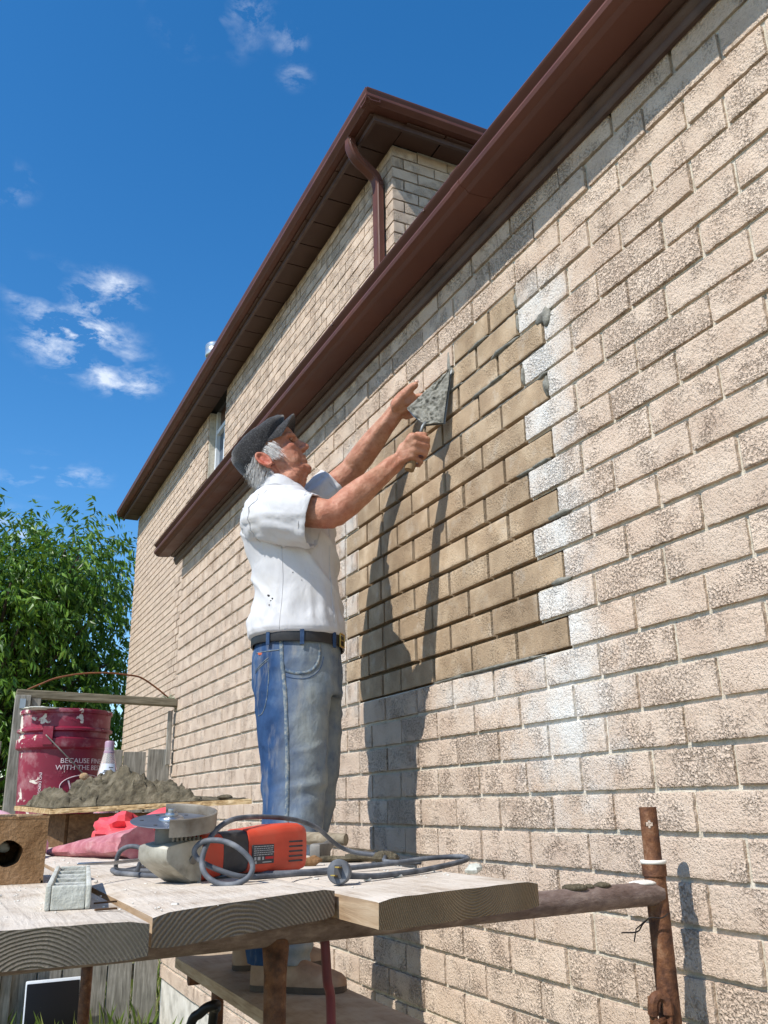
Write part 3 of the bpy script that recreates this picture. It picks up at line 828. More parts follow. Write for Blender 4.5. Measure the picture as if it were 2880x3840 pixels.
# rough grass along the wall and by the gate
gr_ = MB(); rg = random.Random(4)
for i in range(2600):
    x, y = rg.uniform(-1.3, .75), rg.uniform(3.2, 6.3)
    if x > -.05 and y < 4.55: continue
    h_ = rg.uniform(.06, .24); a = rg.uniform(0, 6.3); dx, dy = math.cos(a)*h_*.35, math.sin(a)*h_*.35
    wx, wy = -math.sin(a)*.004, math.cos(a)*.004
    gr_.add([(x-wx, y-wy, 0), (x+wx, y+wy, 0), (x+dx*.5+wx*.6, y+dy*.5+wy*.6, h_*.7), (x+dx, y+dy, h_)], [(0, 1, 2), (0, 2, 3)])
tag(gr_.build('grass', M['grass'], loc=(0, 4.7, 0)), 'tufts of rough grass growing by the gate and wall foot', 'grass', kind='stuff')

# ------------------------------------------------------------------ scaffold
TZ = 1.159
tube_at = lambda x: Vector((x, -.345-.107*(-.118-x), TZ))
sc = thing('tubular_scaffold', (-.118, -.345, 0), 'rusty tubular scaffold frame standing beside the wall, holding the near plank ends', 'scaffold')
mb = MB(); mb.tube([(-.118, -.345, 0), (-.118, -.345, .4), (-.118, -.345, .8), (-.118, -.345, 1.192)], .0208, 20); post = mb.build('post', M['rust'], sc, smooth=40)
mb = MB(); n = 20; rows = [1.19, 1.24, 1.2775, 1.2815, 1.2855, 1.2895, 1.2935, 1.318]; base_a = math.atan2(-.345-CAM.y, -.118-CAM.x)
ring = lambda z, r: [Vector((-.118+r*math.cos(base_a+2*PI*(j+.5)/n), -.345+r*math.sin(base_a+2*PI*(j+.5)/n), z)) for j in range(n)]
vs = [p for z in rows for p in ring(z, .0172)] + [p for z in rows for p in ring(z, .0142)]
fs = []
K = len(rows)*n
for i in range(len(rows)-1):
    for j in range(n):
        hole = (i in (2, 5) and j in (n-1, n//2-1)) or (i in (3, 4) and j in (n-2, n-1, 0, n//2-2, n//2-1, n//2))
        if hole: continue
        k = (j+1) % n
        fs.append((i*n+j, i*n+k, (i+1)*n+k, (i+1)*n+j)); fs.append((K+i*n+j, K+i*n+k, K+(i+1)*n+k, K+(i+1)*n+j))
for j in range(n):
    k = (j+1) % n; t = (len(rows)-1)*n; fs.append((t+j, t+k, K+t+k, K+t+j))
mb.add(vs, fs); mb.build('coupling_pin', M['rust'], sc, smooth=40)
mb = MB(); mb.lathe([(.0175, 1.19), (.0235, 1.19), (.0235, 1.214), (.0175, 1.214)], (-.118, -.345, 0), 20); mb.build('collar', M['rust'], sc, smooth=40)
mb = MB(); mb.tube([tube_at(-.118)+Vector((0, 0, 0)), tube_at(-.2), tube_at(-.8), tube_at(-1.75)], [.023, .0218, .0218, .0218], 18); hz = mb.build('crossbar', M['rust_dark'], sc, smooth=40)
mb = MB(); p = tube_at(-.93); mb.tube([p-Vector((0, 0, .01)), p-Vector((0, 0, .06)), Vector((p.x, p.y, 0))], [.021, .0165, .0165], 14); mb.build('inner_leg', M['rust'], sc, smooth=40)
mb = MB(); p = tube_at(-1.72); mb.tube([Vector((p.x, p.y, 0)), Vector((p.x, p.y, 1.3))], .0208, 16); mb.build('post', M['rust'], sc, smooth=40)
mb = MB(); mb.tube([(-.118, -.345, .80), (-1.70, -.514, .80)], .0165, 14); mb.build('crossbar', M['rust'], sc, smooth=40)
# brace latch in front of the post
mb = MB(); lx, ly = -.155, -.362
for s_ in (-.013, .013):
    mb.bbox((lx+s_*.9, ly-s_*.5, .93), (.006, .018, .11), .002)
mb.tube(smooth_path([(lx-.012, ly+.006, .955), (lx-.012, ly+.002, .978), (lx, ly, .986), (lx+.012, ly-.006, .978), (lx+.012, ly-.008, .955)], 4), .010, 8)
mb.tube([(lx-.022, ly-.012, .945), (lx+.03, ly+.01, .945)], .006, 8)
mb.build('brace_latch', M['rust'], sc, smooth=40)
mb = MB(); mb.ell((-.150, -.345, 1.178), (.034, .020, .006)); mb.build('lime_splash', M['lime'], hz, smooth=True)
mb = MB(); mb.lathe([(.0238, 1.212), (.0252, 1.214), (.0252, 1.218), (.0238, 1.219)], (-.118, -.345, 0), 20)
tag(mb.build('twine_ring', M['twine'], smooth=True), 'white twine looped round the rusty scaffold post', 'twine')
mb = MB(); mb.tube(smooth_path([(-.117, -.369, 1.124), (-.138, -.373, 1.118), (-.158, -.365, 1.119), (-.172, -.358, 1.108), (-.182, -.352, 1.095), (-.21, -.34, 1.094)], 4), .0014, 5); mb.tube([(-.168, -.36, 1.113), (-.184, -.352, 1.10), (-.190, -.35, 1.078)], .0013, 5)
tag(mb.build('tie_wire', M['black_wire']), 'short twisted dark wire threaded through the post hole', 'wire')
for i, (x, r) in enumerate(((-.335, (.022, .014, .007)), (-.30, (.012, .010, .006)), (-.262, (.02, .012, .006)))):
    mb = MB(); q = tube_at(x)+Vector((0, -.004, .022)); blob(mb, q, r, i*5+2, 12, 8)
    tag(mb.build('mortar_dropping', M['heap'], smooth=True), ['largest grey mortar dropping on the scaffold crossbar', 'smallest grey mortar dropping in the middle of the crossbar', 'grey mortar dropping on the crossbar nearest the post'][i], 'mortar', 'mortar droppings on the crossbar')
far = thing('tubular_scaffold', (-.845, 1.906, 0), 'scaffold frame in the background carrying the far ends of the planks', 'scaffold')
for x in (-.845, -1.72):
    mb = MB(); mb.tube([(x, 1.906, 0), (x, 1.906, 1.16)], .0208, 14); mb.build('post', M['rust'], far, smooth=40)
mb = MB(); mb.tube([(-.50, 1.906, TZ), (-1.75, 1.906, TZ)], .0218, 14); mb.build('crossbar', M['rust'], far, smooth=40)

# ------------------------------------------------------------------ planks
ZP = 1.2213; TH = .038
EG = [endgrain('end_grain_a', (.03, -.05), [lin(104,96,84), lin(126,116,102), lin(146,136,120), lin(112,104,92)], 260),
      endgrain('end_grain_b', (-.02, -.075), [lin(106,92,76), lin(140,124,106), lin(172,155,134), lin(126,114,98)], 190),
      endgrain('end_grain_c', (.02, .07), [lin(120,98,74), lin(146,122,94), lin(168,144,114), lin(150,132,108)], 290)]
def plank(label, x0, x1, yl, yr, y1, zl, zr, eg, top=ZP, th=TH, mt=None, seed=0):
    rnd = random.Random(seed); nx, nseg = 14, 40; mb = MB(); b = .004
    def sec(y_at, jit):
        ring = []
        for i in range(nx+1):
            u = i/nx; x = x0+(x1-x0)*u; z = top+zl*(1-u)+zr*u
            rnd_ = .004*(math.exp(-u*28)+math.exp(-(1-u)*28))
            ring.append(Vector((x, y_at(u)+jit*rnd.uniform(-1, 1), z-rnd_-jit*.4*rnd.random())))
        low = []
        for i in range(nx+1):
            u = 1-i/nx; x = x0+(x1-x0)*u; z = top-th+zl*(1-u)+zr*u
            low.append(Vector((x, y_at(u)+jit*rnd.uniform(-1, 1), z+.003*(math.exp(-u*28)+math.exp(-(1-u)*28)))))
        return ring+low
    front = lambda u: yl*(1-u)+yr*u
    rs = [sec(front, .0016), sec(lambda u: front(u)+.004, .0005)]
    for k in range(1, nseg+1):
        t = (k/nseg)**1.6; rs.append(sec(lambda u, t=t: (front(u)+.004)*(1-t)+y1*t, 0.0))
    N_ = 2*(nx+1)
    vs = [p for r in rs for p in r]; fs = []; mi = []
    for i in range(len(rs)-1):
        for j in range(N_):
            k = (j+1) % N_; fs.append((i*N_+j, i*N_+k, (i+1)*N_+k, (i+1)*N_+j)); mi.append(0 if j < nx else 1)
    for i in range(nx):
        fs.append((i, i+1, N_-2-i, N_-1-i)); mi.append(2)
        o_ = (len(rs)-1)*N_; fs.append((o_+i, o_+i+1, o_+N_-2-i, o_+N_-1-i)); mi.append(2)
    mb.v = [Vector(p) for p in vs]; mb.f = fs; mb.mi = mi
    return tag(mb.build('scaffold_plank', [mt or M['plank_top'], M['plank_side'], eg], smooth=35, loc=((x0+x1)/2, min(yl, yr), top-th)), label, 'plank', 'dusty planks on the scaffold')
plank('leftmost grey plank end, carrying the white tray and brown brick', -1.472, -1.184, -.757, -.754, 2.12, 0, 0, EG[0], seed=1)
plank('middle plank with arched end grain, carrying the grinder', -1.170, -.900, -.703, -.585, 2.12, 0, .005, EG[1], seed=2)
plank('rightmost plank nearest the wall, under the electric plug', -.893, -.582, -.711, -.612, 1.30, 0, 0, EG[2], seed=3)
o = plank('low dusty plank the man stands on', -.628, -.340, -.42, -.42, 1.46, 0, 0, EG[0], top=.86, mt=M['platform'], seed=4)
o.name = 'standing_plank'; o['group'] = 'standing plank'; del o['group']
for y in (-.33, 1.38):
    mb = MB(); mb.tube([(-.20, y, .80), (-.60, y, .80)], .0208, 14)
    if y > 0:
        mb.tube([(-.26, y, .80), (-.26, y, 0)], .0208, 14); mb.tube([(-.50, y, .80), (-.50, y, 0)], .0208, 14)
        tag(mb.build('trestle', M['rust'], smooth=40), 'dark tubular trestle under the far end of the standing plank', 'trestle')
# crumbs of mortar dust and chips over the planks
cr_ = MB(); rc = random.Random(12)
for i in range(1100):
    x = rc.uniform(-1.46, -.60); y = rc.uniform(-.68, .9)
    if -.90 < x < -.893 or -1.184 < x < -1.17: continue
    if x > -.9 and y < -.6 or x < -1.18 and y < -.74 or y < -.58-.5*(-.9-x) and x > -1.17: continue
    r = rc.uniform(.0005, .0018)*(1 if rc.random() < .93 else 2.2)
    k0 = len(cr_.v); cr_.ell((x, y, ZP+r*.4), (r*rc.uniform(.8, 1.8), r*rc.uniform(.8, 1.8), r*.8), n=5, m=4)
tag(cr_.build('mortar_crumbs', M['lime'], loc=(-1, 0, ZP)), 'crumbs of dry mortar scattered over the planks', 'crumbs', kind='stuff')
# ------------------------------------------------------------------ materials of the tools
M['orange'] = simple('orange_plastic', [lin(188,58,34), lin(204,70,44), lin(190,88,66)], 14, 0.42, bump=(120, 0.08, 0.002), rr=(26, 0.35, 0.7))
M['blackp'] = simple('black_plastic', [lin(34,34,36), lin(52,52,54), lin(84,82,80)], 22, 0.55, rr=(20, 0.4, 0.8))
M['cast'] = simple('cast_metal', [lin(120,114,100), lin(172,167,152), lin(190,186,172)], 26, 0.6, 0.3, bump=(60, 0.25, 0.003))
M['guard'] = simple('worn_guard', [lin(88,74,58), lin(134,126,114), lin(160,154,142)], 20, 0.6, 0.45, bump=(70, 0.3, 0.003), detail=8)
M['disc'] = simple('steel_disc', [lin(96,100,108), lin(140,146,154)], 7, 0.34, 0.75, bump=(260, 0.05, 0.001), rr=(12, 0.25, 0.55))
M['steel'] = simple('bright_steel', [lin(150,152,156), lin(200,202,206)], 18, 0.3, 0.9)
M['cord'] = simple('dusty_rubber_cord', [lin(52,54,58), lin(84,88,94), lin(128,130,132)], 26, 0.7, detail=6, bump=(90, 0.15, 0.002))
M['brass'] = simple('brass', [lin(190,150,70), lin(214,178,96)], 30, 0.35, 0.9)
M['ink'] = simple('grey_print', [lin(170,168,164)], 10, 0.7)
M['redink'] = simple('red_print', [lin(180,40,44)], 10, 0.7)
M['white_print'] = simple('white_print', [lin(206,186,188), lin(224,208,208)], 30, 0.7)
M['tray'] = simple('mortar_stained_plastic', [lin(150,150,136), lin(188,188,176), lin(208,208,200)], 22, 0.8, bump=(80, 0.9, 0.004))
M['redbag'] = simple('red_plastic_bag', [lin(206,58,66), lin(224,84,88), lin(226,120,120)], 9, 0.4, bump=(34, 0.3, 0.006))
M['pinkcloth'] = simple('dusty_pink_cloth', [lin(146,80,88), lin(172,108,114), lin(190,144,144)], 26, 0.85, bump=(120, 0.5, 0.004))
M['palepink'] = simple('pale_pink_plastic', [lin(206,150,162), lin(226,186,192)], 12, 0.5, bump=(20, 0.3, 0.006))
M['hammerwood'] = wood_mat('hammer_handle', [lin(96,84,68), lin(134,122,102), lin(160,148,128)], 'x')
M['iron'] = simple('worn_iron', [lin(96,92,86), lin(140,136,128)], 30, 0.6, 0.5, bump=(60, 0.3, 0.003))
M['clay'] = simple('brown_block', [lin(104,74,48), lin(138,106,74), lin(156,124,92)], 24, 0.95, bump=(120, 0.9, 0.006), spec=0.1)
M['block_top'] = simple('brown_block_lit', [lin(150,120,88), lin(186,160,128)], 24, 0.95, bump=(90, 0.9, 0.006), spec=0.1)  # block brown with sunlight put into the colour; also used for dried mortar
def bucket_mat():
    m, nt, b = new_mat('burgundy_bucket'); N = NT(nt); v = N.coords('Object')
    col = N.ramp(N.noise(v, 5, 4), [(0.3, lin(108,14,40)), (0.6, lin(132,24,52)), (0.8, lin(140,52,74))])
    dst = N.rng(N.noise(v, 13, 7, 0.65), 0.52, 0.68, 0, 0.55)
    col = N.mix(dst, col, lin(176,140,140))
    sp = N.node('ShaderNodeSeparateXYZ'); N.link(v, sp.inputs[0])
    spl = N.math('ADD', N.noise(v, 17, 5, 0.6, 0.4), N.rng(sp.outputs['Z'], .30, .44, 0.0, 0.10))
    spl = N.math('ADD', spl, N.rng(sp.outputs['X'], -.05, -.16, 0.0, 0.12))
    col = N.mix(N.rng(spl, 0.70, 0.72), col, lin(206,198,184))
    N.link(col, b.inputs['Base Color']); N.link(N.rng(spl, 0.6, 0.7, 0.42, 0.9), b.inputs['Roughness'])
    N.link(N.bump(N.rng(spl, 0.62, 0.68), 0.3, 0.003), b.inputs['Normal'])
    return m
M['bucket'] = bucket_mat()
m, nt, b = new_mat('clear_plastic'); b.inputs['Base Color'].default_value = (.93, .93, .93, 1); b.inputs['Roughness'].default_value = .12; b.inputs['Transmission Weight'].default_value = .75; b.inputs['IOR'].default_value = 1.25; M['clear'] = m
M['pinkliquid'] = simple('pink_liquid', [lin(206,90,110), lin(216,116,132)], 8, 0.2)
M['purplecap'] = simple('purple_cap', [lin(150,120,140), lin(176,150,166)], 20, 0.5)

def text_mesh(body, size, extr=0.0004):
    cu_ = bpy.data.curves.new('txt', 'FONT'); cu_.body = body; cu_.size = size; cu_.extrude = extr; cu_.align_x = 'LEFT'; cu_.resolution_u = 3
    o_ = bpy.data.objects.new('txt', cu_); COL.objects.link(o_)
    dg = bpy.context.evaluated_depsgraph_get(); me = bpy.data.meshes.new_from_object(o_.evaluated_get(dg), depsgraph=dg)
    bpy.data.objects.remove(o_); return me

# ------------------------------------------------------------------ mortar board, heap, bucket, bottle
A = Vector((-1.107, 1.126, 1.322)); B = Vector((-.600, .752, 1.340)); D = Vector((-1.185, 1.44, 1.342))
e1 = (B-A); e2 = (D-A); e2.z = 0.012
nb_ = MB(); nu, nv = 26, 8
def board_pt(u, v_, z): return A+e1*u+e2*v_+Vector((0, 0, z))
rs = []
rb2 = random.Random(31)
loop = [(i/nu, 0) for i in range(nu)]+[(1, j/nv) for j in range(nv)]+[(1-i/nu, 1) for i in range(nu)]+[(0, 1-j/nv) for j in range(nv)]
for li, z in enumerate((0, .0035, .0036, .007, .0071, .0105, .0106, .014)):
    ins = .010*noise.noise(Vector((li//2*3.1, 0, 0)))
    rs.append([board_pt(u+(ins*.4+.006*noise.noise(Vector((u*18, v_*9, li//2*5)))) * (1 if u > .5 else -1), v_+(.02*noise.noise(Vector((u*25, v_*9, li//2*7.7)))), z) for u, v_ in loop])
nb_.rings(rs)
tag(nb_.build('mortar_board', M['ply']), 'splintered plywood board carrying the mortar heap behind the grinder', 'board')
def heap_h(u, v_):
    if not (0 < u < 1): return 0
    u = u/.82
    if u > 1: return 0
    prof = [(0, 0), (.03, .0), (.06, .04), (.13, .055), (.20, .04), (.24, .03), (.29, .062), (.36, .072), (.45, .078), (.52, .10), (.58, .102), (.66, .075), (.75, .056), (.82, .055), (.90, .045), (.945, .015), (.97, .0), (1, 0)]
    h_ = 0
    for (a, x), (b_, y_) in zip(prof, prof[1:]):
        if a <= u <= b_: t = (u-a)/(b_-a); t = t*t*(3-2*t); h_ = x+(y_-x)*t
    cross = max(0, 1-((v_-.46)/.42)**2)**.6
    return h_*cross
hb = MB(); HN, VN = 150, 54
for j in range(VN+1):
    for i in range(HN+1):
        u = .01+.98*i/HN; v_ = .02+.96*j/VN
        h_ = heap_h(u, v_); p = board_pt(u, v_, .0145)
        q = p*1.0
        if h_ > 0.001:
            n1 = noise.noise(p*30)*.45+noise.noise(p*62)*.4+noise.noise(p*130)*.25
            vd_, _q = noise.voronoi(p*42, distance_metric='DISTANCE', exponent=2.5)
            h_ = h_*(1+.38*n1)+.008*abs(n1)+.016*(.45-vd_[0])*min(1, h_/.02)
            d = Vector((noise.noise(p*55), noise.noise(p*55+Vector((9, 0, 0))), 0))*.010
            q = p+Vector((0, 0, max(h_, .001)))+d
        else: q = p+Vector((0, 0, .001+.003*max(0, noise.noise(p*45))))
        hb.v.append(q)
for j in range(VN):
    for i in range(HN):
        a = j*(HN+1)+i; hb.f.append((a, a+1, a+HN+2, a+HN+1)); hb.mi.append(0)
tag(hb.build('mortar_heap', M['heap'], smooth=38), 'lumpy heap of wet grey-brown mortar on the plywood board', 'mortar')
mb = MB(); blob(mb, board_pt(.90, .10, .020), (.022, .016, .007), 8.0, 14, 9)
tag(mb.build('mortar_lump', M['heap'], smooth=True), 'small dark lump of mortar at the right end of the plywood board', 'mortar')
# crate under the board
cb = thing('wooden_box', (-.86, 1.22, ZP), 'dark wooden box propping up the plywood mortar board', 'box')
f1 = Vector((.80, -.60, 0)).normalized(); f2 = Vector((.60, .80, 0)).normalized()*-1; c0 = Vector((-1.040, 1.205, ZP))
def slab(mb, o_, a, b_, th, z0, z1):
    nrm = Vector((0, 0, 1)).cross((b_-a)).normalized()*th
    mb.rings([[a+Vector((0, 0, z0)), b_+Vector((0, 0, z0)), b_+nrm+Vector((0, 0, z0)), a+nrm+Vector((0, 0, z0))], [a+Vector((0, 0, z1)), b_+Vector((0, 0, z1)), b_+nrm+Vector((0, 0, z1)), a+nrm+Vector((0, 0, z1))]])
back = Vector((-.10, .25, 0)).normalized()
for nm, a, b_ in (('front_panel', c0, c0+f1*.44), ('end_panel', c0+back*.24-f1*.012, c0-f1*.012), ('end_panel', c0+f1*.455, c0+f1*.455+back*.24), ('back_panel', c0+f1*.44+back*.225, c0+back*.225)):
    mb = MB(); slab(mb, None, a, b_, .012, 0, .0995 if nm != 'front_panel' else .0985); mb.build(nm, M['crate'], cb)

bc = Vector((-1.02, 1.714, ZP)); bk = thing('bucket', bc, 'burgundy plastic bucket spattered with mortar, white lettering on its side', 'bucket')
H_ = .455
def brad(z): return .137+.021*(z/H_)
prof = [(.0, .004), (.125, .004), (.134, 0), (.137, .006)] + [(brad(z), z) for z in (.08, .16, .24, .315)] + [(brad(.32)+.013, .322), (brad(.32)+.015, .330), (brad(.33)+.014, .352), (brad(.35)+.004, .357), (brad(.37)+.001, .375), (brad(.38)+.012, .380), (brad(.38)+.012, .387), (brad(.39)+.002, .393), (brad(.43), .440), (brad(.44)+.005, .442), (brad(.45)+.006, .450), (brad(.45)+.003, .456), (brad(.45)-.004, .454), (brad(.42)-.004, .42), (.130, .02), (.0, .02)]
mb = MB(); mb.lathe(prof, bc, 48, cap0=False, cap1=False); mb.build('body', M['bucket'], bk, smooth=40)
toc = (CAM-bc); ang0 = math.atan2(toc.y, toc.x)
def on_bucket(s_, z, out=.0012):          # s_ = arc length to the right as seen, from the facing line
    r = brad(z)+out; a = ang0+s_/brad(z)
    return bc+Vector((math.cos(a)*r, math.sin(a)*r, z))
lug = MB()
lug.rings([[on_bucket(s_, z, o_) for s_, z in ((-.068, .33), (-.037, .33), (-.037, .392), (-.068, .392))] for o_ in (.002, .020)])
lug.build('handle_lug', M['bucket'], bk)
hd = [on_bucket(-.056, .362, .024), on_bucket(-.03, .335, .03), on_bucket(.0, .30, .033), on_bucket(.05, .242, .034), on_bucket(.075, .21, .034), on_bucket(.13, .155, .026)]
mb = MB(); mb.tube(smooth_path(hd, 5), .0026, 6); hdl = mb.build('bail_wire', M['iron'], bk, smooth=True)
mb = MB(); blob(mb, on_bucket(.062, .222, .036), (.017, .010, .015), 3.3, 10, 7, .3); mb.build('mortar_clot', M['block_top'], hdl, smooth=True)
mb = MB(); blob(mb, on_bucket(-.09, .455, .004), (.06, .045, .006), 1.3, 16, 8, .5, 40); mb.build('mortar_crust', M['tray'], bk, smooth=True)
def wrap_text(body, size, s0, z0, rot=False, name='lettering', sx=1.0):
    me = text_mesh(body, size)
    mb = MB()
    for v in me.vertices:
        x, y, w_ = v.co.x*sx, v.co.y, v.co.z
        if rot: x, y = y, -x
        mb.v.append(on_bucket(s0+x, z0+y, .0012+w_))
    mb.f = [tuple(p.vertices) for p in me.polygons]; mb.mi = [0]*len(mb.f)
    bpy.data.meshes.remove(me)
    mb.build(name, M['white_print'], bk)
wrap_text('BECAUSE FINE', .0235, -.008, .268, sx=1.08)
wrap_text('WITH THE BEST', .0235, -.022, .245, sx=1.08)
wrap_text('VINO', .072, .022, .160, sx=.80)
wrap_text('(NO DEPOSIT. NO RETURN)', .0135, -.074, .238, rot=True, sx=1.0)
mb = MB()
pts = [on_bucket(.09+.092*math.cos(t)*(1 if True else 1), .188+.040*math.sin(t), .0015) for t in [2*PI*i/48 for i in range(49)]]
mb.tube(pts, .0016, 5); mb.build('print_ring', M['white_print'], bk)
mb = MB()
for i in range(7): mb.ell(on_bucket(.116+.008*(i % 2), .205-.007*i, .002), (.004, .004, .004), n=6, m=4)
mb.build('print_grapes', M['white_print'], bk)
btc = Vector((-.890, 1.505, ZP)); bt = thing('plastic_bottle', btc, 'clear plastic bottle with pink liquid beside the bucket', 'bottle')
mb = MB(); mb.lathe([(.0, .002), (.034, .0), (.037, .006), (.037, .19), (.035, .22), (.029, .252), (.019, .295), (.0165, .305), (.0165, .318)], btc, 24, cap0=False, cap1=False); mb.build('shell', M['clear'], bt, smooth=40)
mb = MB(); mb.lathe([(.0, .004), (.033, .004), (.0345, .01), (.0345, .19), (.0325, .222), (.0, .223)], btc, 20, cap0=False, cap1=False); mb.build('liquid', M['pinkliquid'], bt, smooth=40)
mb = MB(); mb.lathe([(.0, .340), (.014, .340), (.0165, .336), (.0165, .306), (.0185, .304), (.0185, .298), (.0, .298)], btc, 18, cap0=False, cap1=False); mb.build('cap', M['purplecap'], bt, smooth=40)
aL = math.atan2((CAM-btc).y, (CAM-btc).x)
mb = MB(); mb.rings([[btc+Vector((math.cos(aL+t)*r, math.sin(aL+t)*r, z)) for t in (-.9, -.45, 0, .45, .9)] for r, z in ((.0352, .225), (.0275, .262))], closed=False, cap0=False, cap1=False); lb = mb.build('paper_label', simple('bottle_label', [lin(196,204,216), lin(214,220,228)], 10, 0.6), bt, smooth=True)
mb = MB()
for z, a0, a1 in ((.232, -.5, .5), (.237, -.4, .35), (.247, .1, .6)):
    mb.rings([[btc+Vector((math.cos(aL+a)*(.0362-(z-.225)*.20), math.sin(aL+a)*(.0362-(z-.225)*.20), zz_)) for a in (a0, (a0+a1)/2, a1)] for zz_ in (z, z+.003)], closed=False, cap0=False, cap1=False)
mb.build('label_print', M['blackp'], lb)

# ------------------------------------------------------------------ angle grinder (lies with the disc up)
go_ = Vector((-1.044, -.318, ZP)); gx = Vector((.915, .403, 0)); gy = Vector((-.403, .915, 0)); gz = Vector((0, 0, 1))
gr = thing('angle_grinder', go_+gx*.1, 'orange and black angle grinder lying on the middle plank, disc upward', 'grinder')
GP = lambda x, y, z: go_+gx*x+gy*y+gz*z
def rsec(x, hy, z0, z1, n=20, e=.5, yc=.0):
    zc, hz_ = (z0+z1)/2, (z1-z0)/2; out = []
    for j in range(n):
        t = 2*PI*j/n; c_, s_ = math.cos(t), math.sin(t)
        out.append(GP(x, yc+math.copysign(abs(c_)**e, c_)*hy, zc+math.copysign(abs(s_)**e, s_)*hz_))
    return out
mb = MB(); hp2 = [(-.066, .054), (-.066, .040), (-.060, .032), (-.030, .012), (-.014, .003), (.008, .001), (.008, .068), (-.020, .066), (-.058, .060), (-.064, .058)]; mb.rings([[GP(x*k-.002*(k < 1), y, .036+(z-.036)*k) for x, z in hp2] for y, k in ((-.036, .90), (-.030, 1.0), (.030, 1.0), (.036, .90))]); head = mb.build('gear_head', M['cast'], gr, smooth=45)
mb = MB(); mb.tube([GP(-.030, .0, .060), GP(-.030, .0, .082)], .024, 18); mb.build('spindle_neck', M['iron'], head, smooth=40)
mb = MB()
for i in range(7): mb.box(GP(-.050+.008*i, -.0335, .070), (.003, .004, .012))
mb.build('cooling_fins', M['iron'], head)
mb = MB(); mb.lathe([(.0015, -.0002), (.004, -.0002), (.0062, .0), (.0068, .002), (.0062, .003)], GP(-.012, -.0355, .036), 14, axis=-gy); mb.build('screw_boss', M['iron'], head, smooth=40)
mb = MB(); mb.bbox(GP(.004, -.030, .008), (.008, .012, .018), .002); mb.build('foot', M['cast'], head)
mb = MB(); mb.rings([rsec(.0085, .036, .002, .072, e=.42), rsec(.030, .0355, .004, .073, e=.45), rsec(.050, .034, .006, .073, e=.5)]); mb.build('collar', M['orange'], gr, smooth=45)
mb = MB(); mb.rings([rsec(.0505, .034, .006, .0735, e=.5), rsec(.075, .032, .008, .0745, e=.55), rsec(.100, .031, .009, .0755, e=.55), rsec(.104, .0312, .009, .076, e=.52)]); grip = mb.build('grip_sleeve', M['blackp'], gr, smooth=45)
mb = MB(); mb.rings([rsec(.1045, .0325, .008, .077, e=.45), rsec(.13, .0335, .008, .0785, e=.42), rsec(.18, .0350, .005, .083, e=.40), rsec(.222, .0350, .004, .084, e=.40), rsec(.237, .032, .007, .080, e=.45), rsec(.243, .025, .014, .070, e=.5)]); hs_ = mb.build('motor_housing', M['orange'], gr, smooth=45)
mb = MB()
for i in range(5): mb.bbox(GP(.208, -.0350, .054-.0078*i), (.032, .0025, .0028), .001, Matrix.Rotation(math.atan2(gx.y, gx.x), 3, 'Z'))
mb.build('vent_slots', M['blackp'], hs_)
Rg = Matrix.Rotation(math.atan2(gx.y, gx.x), 3, 'Z')
mb = MB(); mb.bbox(GP(.134, -.0338, .037), (.048, .0024, .030), .001, Rg); pl_ = mb.build('rating_plate', M['blackp'], hs_)
mb = MB(); rl = random.Random(2)
for i in range(5):
    x = .113
    while x < .154:
        w_ = rl.uniform(.002, .006); mb.box(GP(x+w_/2, -.0352, .049-.0032*i), (w_, .0004, .0013), Rg); x += w_+.0012
for x, w_ in ((.114, .004), (.121, .006), (.131, .004)): mb.box(GP(x+w_/2, -.0352, .0305), (w_, .0004, .005), Rg)
mb.box(GP(.117, -.0352, .0245), (.004, .0004, .004), Rg); mb.box(GP(.142, -.0352, .0245), (.02, .0004, .0015), Rg)
mb.build('plate_print', M['ink'], pl_)
mb = MB(); mb.box(GP(.147, -.0352, .031), (.018, .0004, .004), Rg); mb.build('plate_mark', M['redink'], pl_)
# disc and guard, leaning a little towards the camera
dc = GP(-.030, .0, .094); ax = (gz+gx*-.10-gy*.14).normalized()
mb = MB(); mb.lathe([(.0, .0008), (.062, .0004), (.0628, -.0002), (.062, -.0010), (.0, -.0016)], dc, 40, axis=ax, cap0=False, cap1=False); dsk = mb.build('cutting_disc', M['disc'], gr, smooth=30)
mb = MB(); mb.lathe([(.0, .012), (.009, .012), (.010, .010), (.010, .007), (.017, .006), (.0195, .003), (.0195, .0009), (.0, .0009)], dc, 24, axis=ax, cap0=False, cap1=False); mb.lathe([(.0, .018), (.0055, .018), (.006, .016), (.006, .011), (.0, .011)], dc, 14, axis=ax, cap0=False, cap1=False); mb.build('flange_nut', M['steel'], dsk, smooth=40)
u0 = (gx-ax*gx.dot(ax)).normalized(); w0 = ax.cross(u0)
for i in range(6):
    a = i*PI/3+.4; mb = MB(); mb.lathe([(.0, .0012), (.0032, .0012), (.0032, .0006)], dc+(u0*math.cos(a)+w0*math.sin(a))*.045, 10, axis=ax, cap0=False); mb.build('disc_hole', M['blackp'], dsk)
mb = MB(); rs = []
for i in range(31):
    a = math.radians(-128+190*i/30)
    d = u0*math.cos(a)+w0*math.sin(a); r = .0675
    rs.append([dc+d*r-ax*.012, dc+d*(r+.0025)-ax*.012, dc+d*(r+.0035)+ax*.013, dc+d*(r+.001)+ax*.014, dc+d*(r-.001)+ax*.010])
mb.rings(rs); gd = mb.build('guard', M['guard'], gr, smooth=40)
mb = MB()
rs = []
for i in range(31):
    a = math.radians(-128+190*i/30); d = u0*math.cos(a)+w0*math.sin(a)
    rs.append([dc+d*.067-ax*.010, dc+d*.03-ax*.010, dc+d*.03-ax*.012, dc+d*.067-ax*.012])
mb.rings(rs); mb.build('guard_plate', M['guard'], gd, smooth=40)

